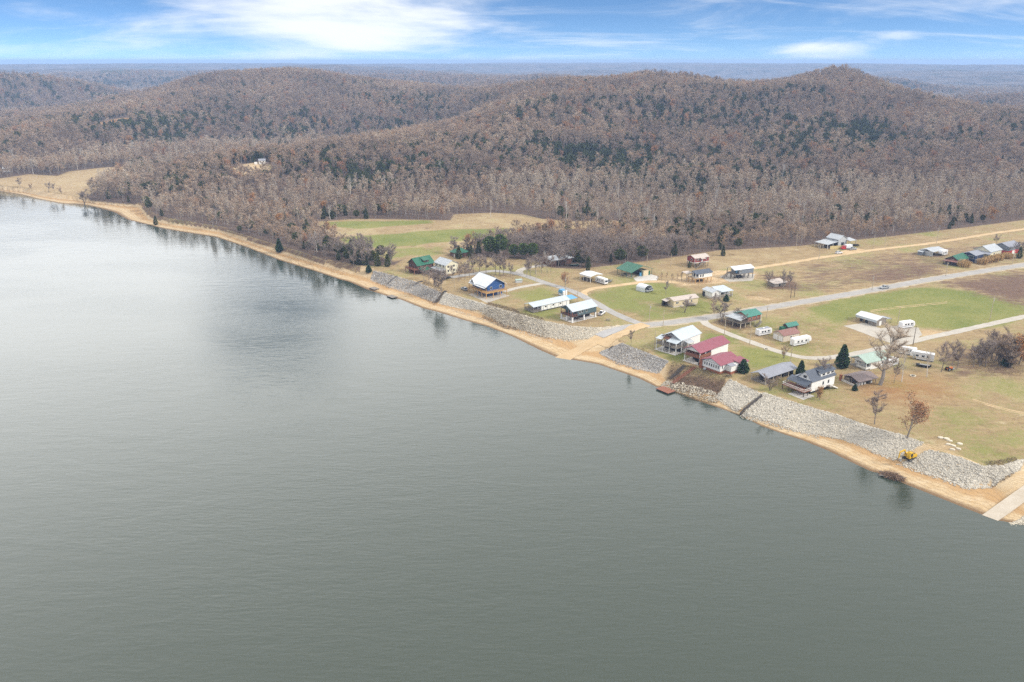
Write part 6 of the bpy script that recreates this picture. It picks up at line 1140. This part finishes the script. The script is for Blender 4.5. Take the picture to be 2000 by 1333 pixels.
def clump(name, px, py, r, hgt, n, m, label, cat, wd=.06):
    p = P(px, py); C = MB()
    for k in range(n):
        a_ = random.uniform(0, 6.283); q = r * math.sqrt(random.random()); x, y = q * math.cos(a_), q * math.sin(a_); d_ = Vector((x * .18 / r, y * .18 / r, 1)) + rdir(-.2, .2) * .16; L = hgt * random.uniform(.6, 1.1) * (1 - .25 * (q / r) ** 2); s = d_.cross(rdir(-1, 1)).normalized() * wd * random.uniform(.6, 1.5)
        C.add([Vector((x, y, -.1)) - s, Vector((x, y, -.1)) + s, Vector((x, y, 0)) + d_ * L + s * 1.6, Vector((x, y, 0)) + d_ * L - s * 1.6], [(0, 1, 2, 3)])
    o = C.build(name, m); o.location = (p.x, p.y, H1(p.x, p.y)); return tag(o, label, cat, 'tan reed clumps along the main road' if m == 'reed' else None)
for px, py, r, hg, lb in [(1881, 521, 3.6, 4.0, 'largest tan reed clump, right beside the log cabin'), (1918, 516, 2.4, 3.6, 'tan reed clump below the navy house'), (1929, 513, 2.4, 3.6, 'tan reed clump between the navy and cream houses'), (1940, 511, 2.6, 3.8, 'tan reed clump before the cream gabled house'), (1950, 508, 2.4, 3.6, 'tan reed clump between the cream house and red barn'), (1966, 505, 2.8, 3.6, 'tan reed clump before the red barn')]:
    clump('reed_clump', px, py, r, hg, 420, 'reed', lb, 'reeds')
# drift-wood heap on the sand
p = P(1744, 929, 0.7); o = thing('brush_heap', 'heap of grey-brown driftwood brush on the sand below the excavator', 'brush heap', (p.x, p.y, H1(p.x, p.y)), -35)
C = MB()
for k in range(420):
    a_ = random.uniform(0, 6.283); q = math.sqrt(random.random()); c = Vector((q * math.cos(a_) * 3.4, q * math.sin(a_) * 1.5, random.random() * 2.3 * (1 - q * .8))); d_ = rdir(-.3, .35) * random.uniform(.6, 1.6); C.tube([c - d_, c + d_ + rdir(-1, 1) * .15], random.uniform(.02, .07), .015, 3)
C.build('branches', 'brush_wood', o)['kind'] = 'stuff'
for k in range(7): a_ = random.uniform(-.6, .6); c = Vector((random.uniform(-2, 2), random.uniform(-1, 1), .4)); d_ = Vector((math.cos(a_), math.sin(a_), random.uniform(-.1, .2))) * random.uniform(1.5, 2.6); MB().tube([c - d_, c, c + d_], .16, .07, 6).build('log', 'wood_grey', o)

# ------------------------------------------------------------------ trees, shrubs and brush of the village
def vt(kind, px, py, hh, name, label, cat='tree', group=None, wide=1.0, z=5.0):
    kind = {'bare': 'v' + kind[-1], 'tall': 'vt' + kind[-1]}.get(kind[:4], kind); p = P(px, py, z); return tree(kind, p.x, p.y, hh, name, label, cat, group, wide=wide)
B0 = 'bare_tree'
for k, (px, py, hh, lb, kd, wd) in enumerate([
    (850, 570, 13, 'leftmost of the two tall bare trees at the bank edge by the boat slide', 'bare1', 1), (861, 570, 14, 'right one of the two tall bare trees at the bank edge by the boat slide', 'bare2', 1), (838, 556, 9, 'small bare tree between the lodge and the boat slide', 'bare3', 1),
    (828, 548, 9, 'bare tree close in front of the green-roofed lodge', 'bare0', .9), (884, 550, 10, 'bare tree at the river corner of the pale yellow house', 'tall0', 1), (896, 550, 10, 'bare tree by the right wall of the pale yellow house', 'bare4', .8), (908, 546, 11, 'thin bare tree between the pale yellow house and the lane', 'tall1', 1.1),
    (917, 542, 11, 'bare tree on the lane side behind the blue house, leftmost of the row', 'bare0', .9), (925, 533, 11, 'bare tree across the lane behind the blue house', 'bare2', .8), (937, 537, 12, 'bare tree above the left end of the white roof', 'bare1', .9), (950, 537, 11, 'bare tree above the ridge of the white roof', 'tall0', 1.2), (968, 537, 12, 'first of three bare trees by the lane fork', 'bare3', .9), (975, 538, 12.5, 'second of three bare trees by the lane fork', 'bare4', .85), (984, 538, 12, 'third of three bare trees by the lane fork', 'bare0', .85),
    (996, 541, 8, 'short bare tree beside the lane fork, right of the three', 'bare2', .9), (1029, 541, 11, 'bare tree on the islet between lane and barn lane, leftmost', 'tall1', 1.2), (1036, 539, 11, 'bare tree on the islet between lane and barn lane, second', 'bare1', .8), (1045, 536, 11, 'bare tree on the islet between lane and barn lane, third', 'bare3', .8), (1058, 534, 10.5, 'bare tree before the left end of the silver-roofed barn', 'bare0', .8), (1069, 533, 11, 'bare tree before the silver-roofed barn door', 'tall0', 1.2), (1076, 532, 10, 'bare tree before the silver-roofed barn, right of its door', 'bare4', .7),
    (1411, 628, 10, 'round-crowned bare tree at the fork of main road and gravel road', 'multi', 1.15), (1300, 576, 8, 'thin bare tree at the left end of the beige mobile home', 'tall0', 1.1), (1392, 604, 9, 'thin bare tree between the beige mobile home and porch house', 'tall1', 1.0), (1337, 611, 7.5, 'spreading bare tree in front of the beige mobile home', 'multi', 1.0),
    (1232, 676, 8, 'lone thin bare tree above the grey stone bank', 'tall0', .8), (1530, 700, 6, 'small bare sapling on the gravel road below the fifth-wheel camper', 'bush1', .8), (1504, 763, 6.5, 'leafless bush tree before the long grey boat shed', 'bush0', 1.0), (1605, 757, 12, 'bare tree close beside the black-roofed dormer', 'bare2', .9),
    (1719, 752, 24, 'giant bare tree, tallest of the village, behind the brown shed', 'giant', 1.2), (1746, 748, 9, 'short pale-trunked bare tree right of the giant tree', 'tall1', .9), (1761, 746, 13, 'pale-trunked bare tree, second right of the giant tree', 'syc0', .9), (1810, 737, 13, 'pale-trunked bare tree in front of the longer camper', 'syc1', .9), (1838, 727, 12, 'bare tree with leaning limbs near the orange tractor', 'bare3', .9), (1858, 722, 12, 'bare tree just right of the orange tractor', 'bare1', .8), (1868, 722, 10, 'thin bare tree between the tractor and the thicket', 'tall0', 1),
    (1708, 829, 13, 'bare grey tree at the top of the stone bank before the lawn', 'bare0', .8), (1395, 612, 6, 'leafless shrub by the main road junction stop', 'bush0', 1.0), (1440, 628, 7, 'bare tree over the white porch roof of the red-brown house', 'bare2', .9), (1452, 640, 6.5, 'leafless thicket tree before the teal-roofed house', 'multi', .8),
    (1499, 560, 9, 'leftmost bare tree at the old shed', 'bare1', .9), (1530, 565, 9, 'bare tree at the right end of the old shed', 'bare4', .9), (1542, 560, 9, 'bare tree behind the right end of the old shed', 'bare0', .8),
    (1985, 500, 9, 'bare tree in front of the red barn', 'bare3', .9), (1998, 503, 10, 'bare tree at the far end of the red barn', 'bare1', .9), (1945, 480, 7, 'small bare tree behind the cream gabled house', 'bare4', .9),
    (95, 375, 9, 'lone spreading bare tree on the far shore by the tan field', 'bare1', 1.1), (106, 376, 9, 'bare tree next to the spreading one on the far shore', 'tall0', 1.1), (163, 389, 13, 'big crooked bare tree leaning over the far sandy shore', 'multi', 1.1), (40, 366, 10, 'pinkish bare tree at the far end of the tan field', 'bare0', 1), (120, 378, 6, 'low leafless bush on the far shore right of the spreading tree', 'bush0', 1.1), (60, 369, 5, 'low leafless bush on the far shore near the picture edge', 'bush1', 1.2)]):
    vt(kd, px, py, hh, B0 if kd[:4] != 'bush' else 'bare_bush', lb, 'tree' if kd[:4] != 'bush' else 'bush', None, wd)
vt('russet1', 1104, 561, 8.5, 'russet_tree', 'russet-brown round tree beside the lane pole', wide=1.0)
vt('russet0', 1771, 856, 14, 'oak_tree', 'oak holding brown leaves at the top of the stone bank by the excavator'); vt('orange', 1990, 712, 12, 'oak_tree', 'orange-leaved oak at the right edge of the thicket', wide=1.1); vt('orange', 1600, 782, 5.5, 'maple_shrub', 'low orange-leaved shrub tree before the white wall of the black-roofed house', wide=.9)
for k, px in enumerate((1283, 1292, 1301, 1312, 1322, 1331)): vt('sapling', px, 553 - (k % 3) * 3, 5 + (k % 2), 'sapling', 'thin russet sapling in the row beside the dirt road yard', 'tree', 'russet saplings by the dirt yard')
for k, (px, py, hh, lb, kd) in enumerate([(1644, 719, 9.6, 'tall dark green spruce behind the black-roofed house', 'spruce'), (1563, 735, 6.4, 'dark green spruce at the end of the grey boat shed', 'spruce'), (1451, 728, 4.8, 'round dark green shrub at the corner of the brick-based house', 'shrub'), (1418, 589, 3.2, 'dark green shrub at the porch house posts', 'shrub'), (1346, 523, 4, 'small cedar beside the red house on stilts', 'cedar0'), (1412, 500, 6, 'dark cedar on the hay field edge behind the red house', 'cedar1'), (1669, 763, 2.2, 'small green shrub at the corner of the brown-roofed shed', 'shrub'),
      (690, 515, 8, 'first cedar of the row upstream of the lodge', 'cedar0'), (702, 517, 8.5, 'second cedar of the row upstream of the lodge', 'cedar1'), (714, 518, 8, 'third cedar of the row upstream of the lodge', 'cedar0'), (738, 520, 8, 'fourth cedar of the row upstream of the lodge', 'cedar1'), (757, 521, 7.5, 'cedar of the row nearest the lodge', 'cedar0'), (720, 527, 4, 'dark bush at the upstream end of the grey stone bank', 'shrub'),
      (957, 503, 13, 'left one of the two big bright green pines behind the blue house', 'pine0'), (977, 503, 14, 'right one of the two big bright green pines behind the blue house', 'pine1'), (896, 506, 8, 'dark cedar beside the small green hip roof', 'cedar1'), (920, 505, 8, 'dark cedar left of the two big pines', 'cedar0'), (1003, 506, 9, 'green pine right of the two big pines', 'pine0'), (1022, 507, 10, 'green pine second right of the two big pines', 'pine1'), (1040, 507, 10, 'green pine behind the lane end trees', 'pine0'), (1122, 512, 10, 'dark cedar at the right end of the silver-roofed barn', 'cedar1'), (1148, 530, 5, 'small dark cedar behind the flat-topped carport', 'cedar0'), (303, 428, 7, 'dark cedar on the eroded shore point', 'cedar1'), (545, 483, 9, 'big dark cedar over the sandy shore', 'spruce'), (1966, 716, 7, 'black-green cedar at the left of the orange oak', 'spruce'), (1990, 505, 7, 'dark cedar before the red barn', 'cedar0')]):
    vt(kd, px, py, hh, {'pine': 'pine_tree', 'ceda': 'cedar_tree', 'spru': 'spruce_tree', 'shru': 'evergreen_shrub'}[kd[:4]], lb, 'shrub' if kd == 'shrub' else 'tree')
random.seed(21)
for k in range(17):                               # thicket at the right edge
    px, py = random.uniform(1898, 1998), random.uniform(690, 722); vt(random.choice(['bare0', 'bare1', 'bare3', 'tall0', 'bush0', 'bush1', 'multi']), px, py, random.uniform(8, 13), 'thicket_tree', 'bare tree in the dense thicket left of the orange oak', 'tree', 'bare trees of the roadside thicket')
for k in range(8): vt('syc%d' % (k % 3), [958, 1106, 1165, 1210, 1262, 1310, 1345, 1402][k], [424, 432, 440, 442, 440, 442, 446, 440][k], 15 + (k * 7) % 4, 'pale_bark_tree', ['lone white-barked tree at the far edge of the tan field', 'white-barked tree behind the two russet field trees', 'white-barked tree left of the middle of the wood edge', 'white-barked tree in the wood straight above the green pavilion', 'white-barked tree in the wood right above the pavilion pole', 'white-barked tree in the wood above the red house on stilts', 'white-barked tree in the wood just right above the red house', 'rightmost white-barked tree in the wood above the grey stilt house'][k], 'tree')
vt('russet0', 1018, 470, 9, 'russet_tree', 'left russet tree at the near end of the tan field'); vt('russet1', 1052, 466, 11, 'russet_tree', 'right taller russet tree at the near end of the tan field')
# brush over stone banks and dry slope: nobody could count the stems
def brush(px_poly, zz, n, hlo, hhi, m, label, seed):
    random.seed(seed); pg = poly(px_poly, zz); C = MB(); k = 0; x0, y0 = pg.min(0); x1, y1 = pg.max(0)
    xs = rng.uniform(x0, x1, n * 3); ys = rng.uniform(y0, y1, n * 3); ok = inpoly(xs, ys, pg); xs, ys = xs[ok][:n], ys[ok][:n]; zs = height(xs, ys)
    for x, y, z_ in zip(xs, ys, zs):
        b_ = Vector((x, y, z_)); L = random.uniform(hlo, hhi); 
        for j in range(3):
            d_ = rdir(.35, 1.0) * L * random.uniform(.6, 1); s = d_.cross(rdir(-1, 1)).normalized() * .03; C.add([b_ - s, b_ + s, b_ + d_], [(0, 1, 2)])
    return tag(C.build('brush', m), label, 'brush', kind='stuff')
brush([(955,598),(1010,612),(1030,640),(985,632),(940,612)], 3.2, 2200, .8, 2.0, 'weed', 'grey leafless brush over the stone bank by the narrow steps', 1)
brush([(1000,612),(1060,628),(1075,655),(1030,642)], 3.2, 1400, .6, 1.5, 'weed', 'thin reddish brush on the bank below the long shed', 2)
brush([(1312,716),(1420,742),(1402,776),(1330,765),(1298,745)], 3.0, 5200, .4, 1.0, 'weed', 'dry brown weeds covering the slope by the red-brown stairway', 3)
brush([(728,535),(772,545),(760,560),(730,548)], 2.5, 500, .6, 1.4, 'weed', 'sparse brush on the grey stone bank below the lodge', 4); brush([(830,555),(868,572),(850,590),(820,575)], 3.0, 900, .6, 1.5, 'weed', 'brush on the stone bank beside the black boat slide', 5)
brush([(1920,914),(1985,905),(1975,935),(1935,945)], 3.0, 700, .5, 1.2, 'weed', 'brown brush over the stones beside the boat ramp', 6); brush([(1180,676),(1260,690),(1280,712),(1200,700)], 3.0, 700, .5, 1.2, 'weed', 'thin brush over the grey stone bank', 7)
brush([(300,428),(480,464),(600,498),(690,518),(675,530),(560,502),(420,460),(310,440)], 4.0, 3500, .8, 2.4, 'weed', 'leafless scrub along the eroded sandy bank', 8)
brush([(1490,538),(1550,540),(1560,568),(1495,568)], 5, 450, .5, 1.6, 'weed', 'brush round the old shed', 11); brush([(1400,608),(1460,632),(1450,648),(1400,634)], 5, 900, .4, 1.2, 'weed', 'brush under the round-crowned tree', 12); brush([(1890,690),(2000,680),(2000,735),(1890,725)], 5, 800, .6, 1.6, 'weed', 'undergrowth of the roadside thicket', 13)

# ------------------------------------------------------------------ haze
hm = bpy.data.materials.new('haze'); hm.use_nodes = True; t = hm.node_tree; t.nodes.clear()
pv = N(t, 'ShaderNodeVolumePrincipled'); pv.inputs['Color'].default_value = (0.46, 0.65, 1.0, 1); pv.inputs['Density'].default_value = 0.000165; pv.inputs['Anisotropy'].default_value = 0.0
mo = N(t, 'ShaderNodeOutputMaterial'); lk(t, pv.outputs[0], mo.inputs['Volume'])
mb = MB(); mb.box(-9500, 15500, -8500, 16500, -4.2, 132); tag(mb.build('haze', hm), 'thin blue haze over the valley and the far hills', 'haze', kind='stuff')
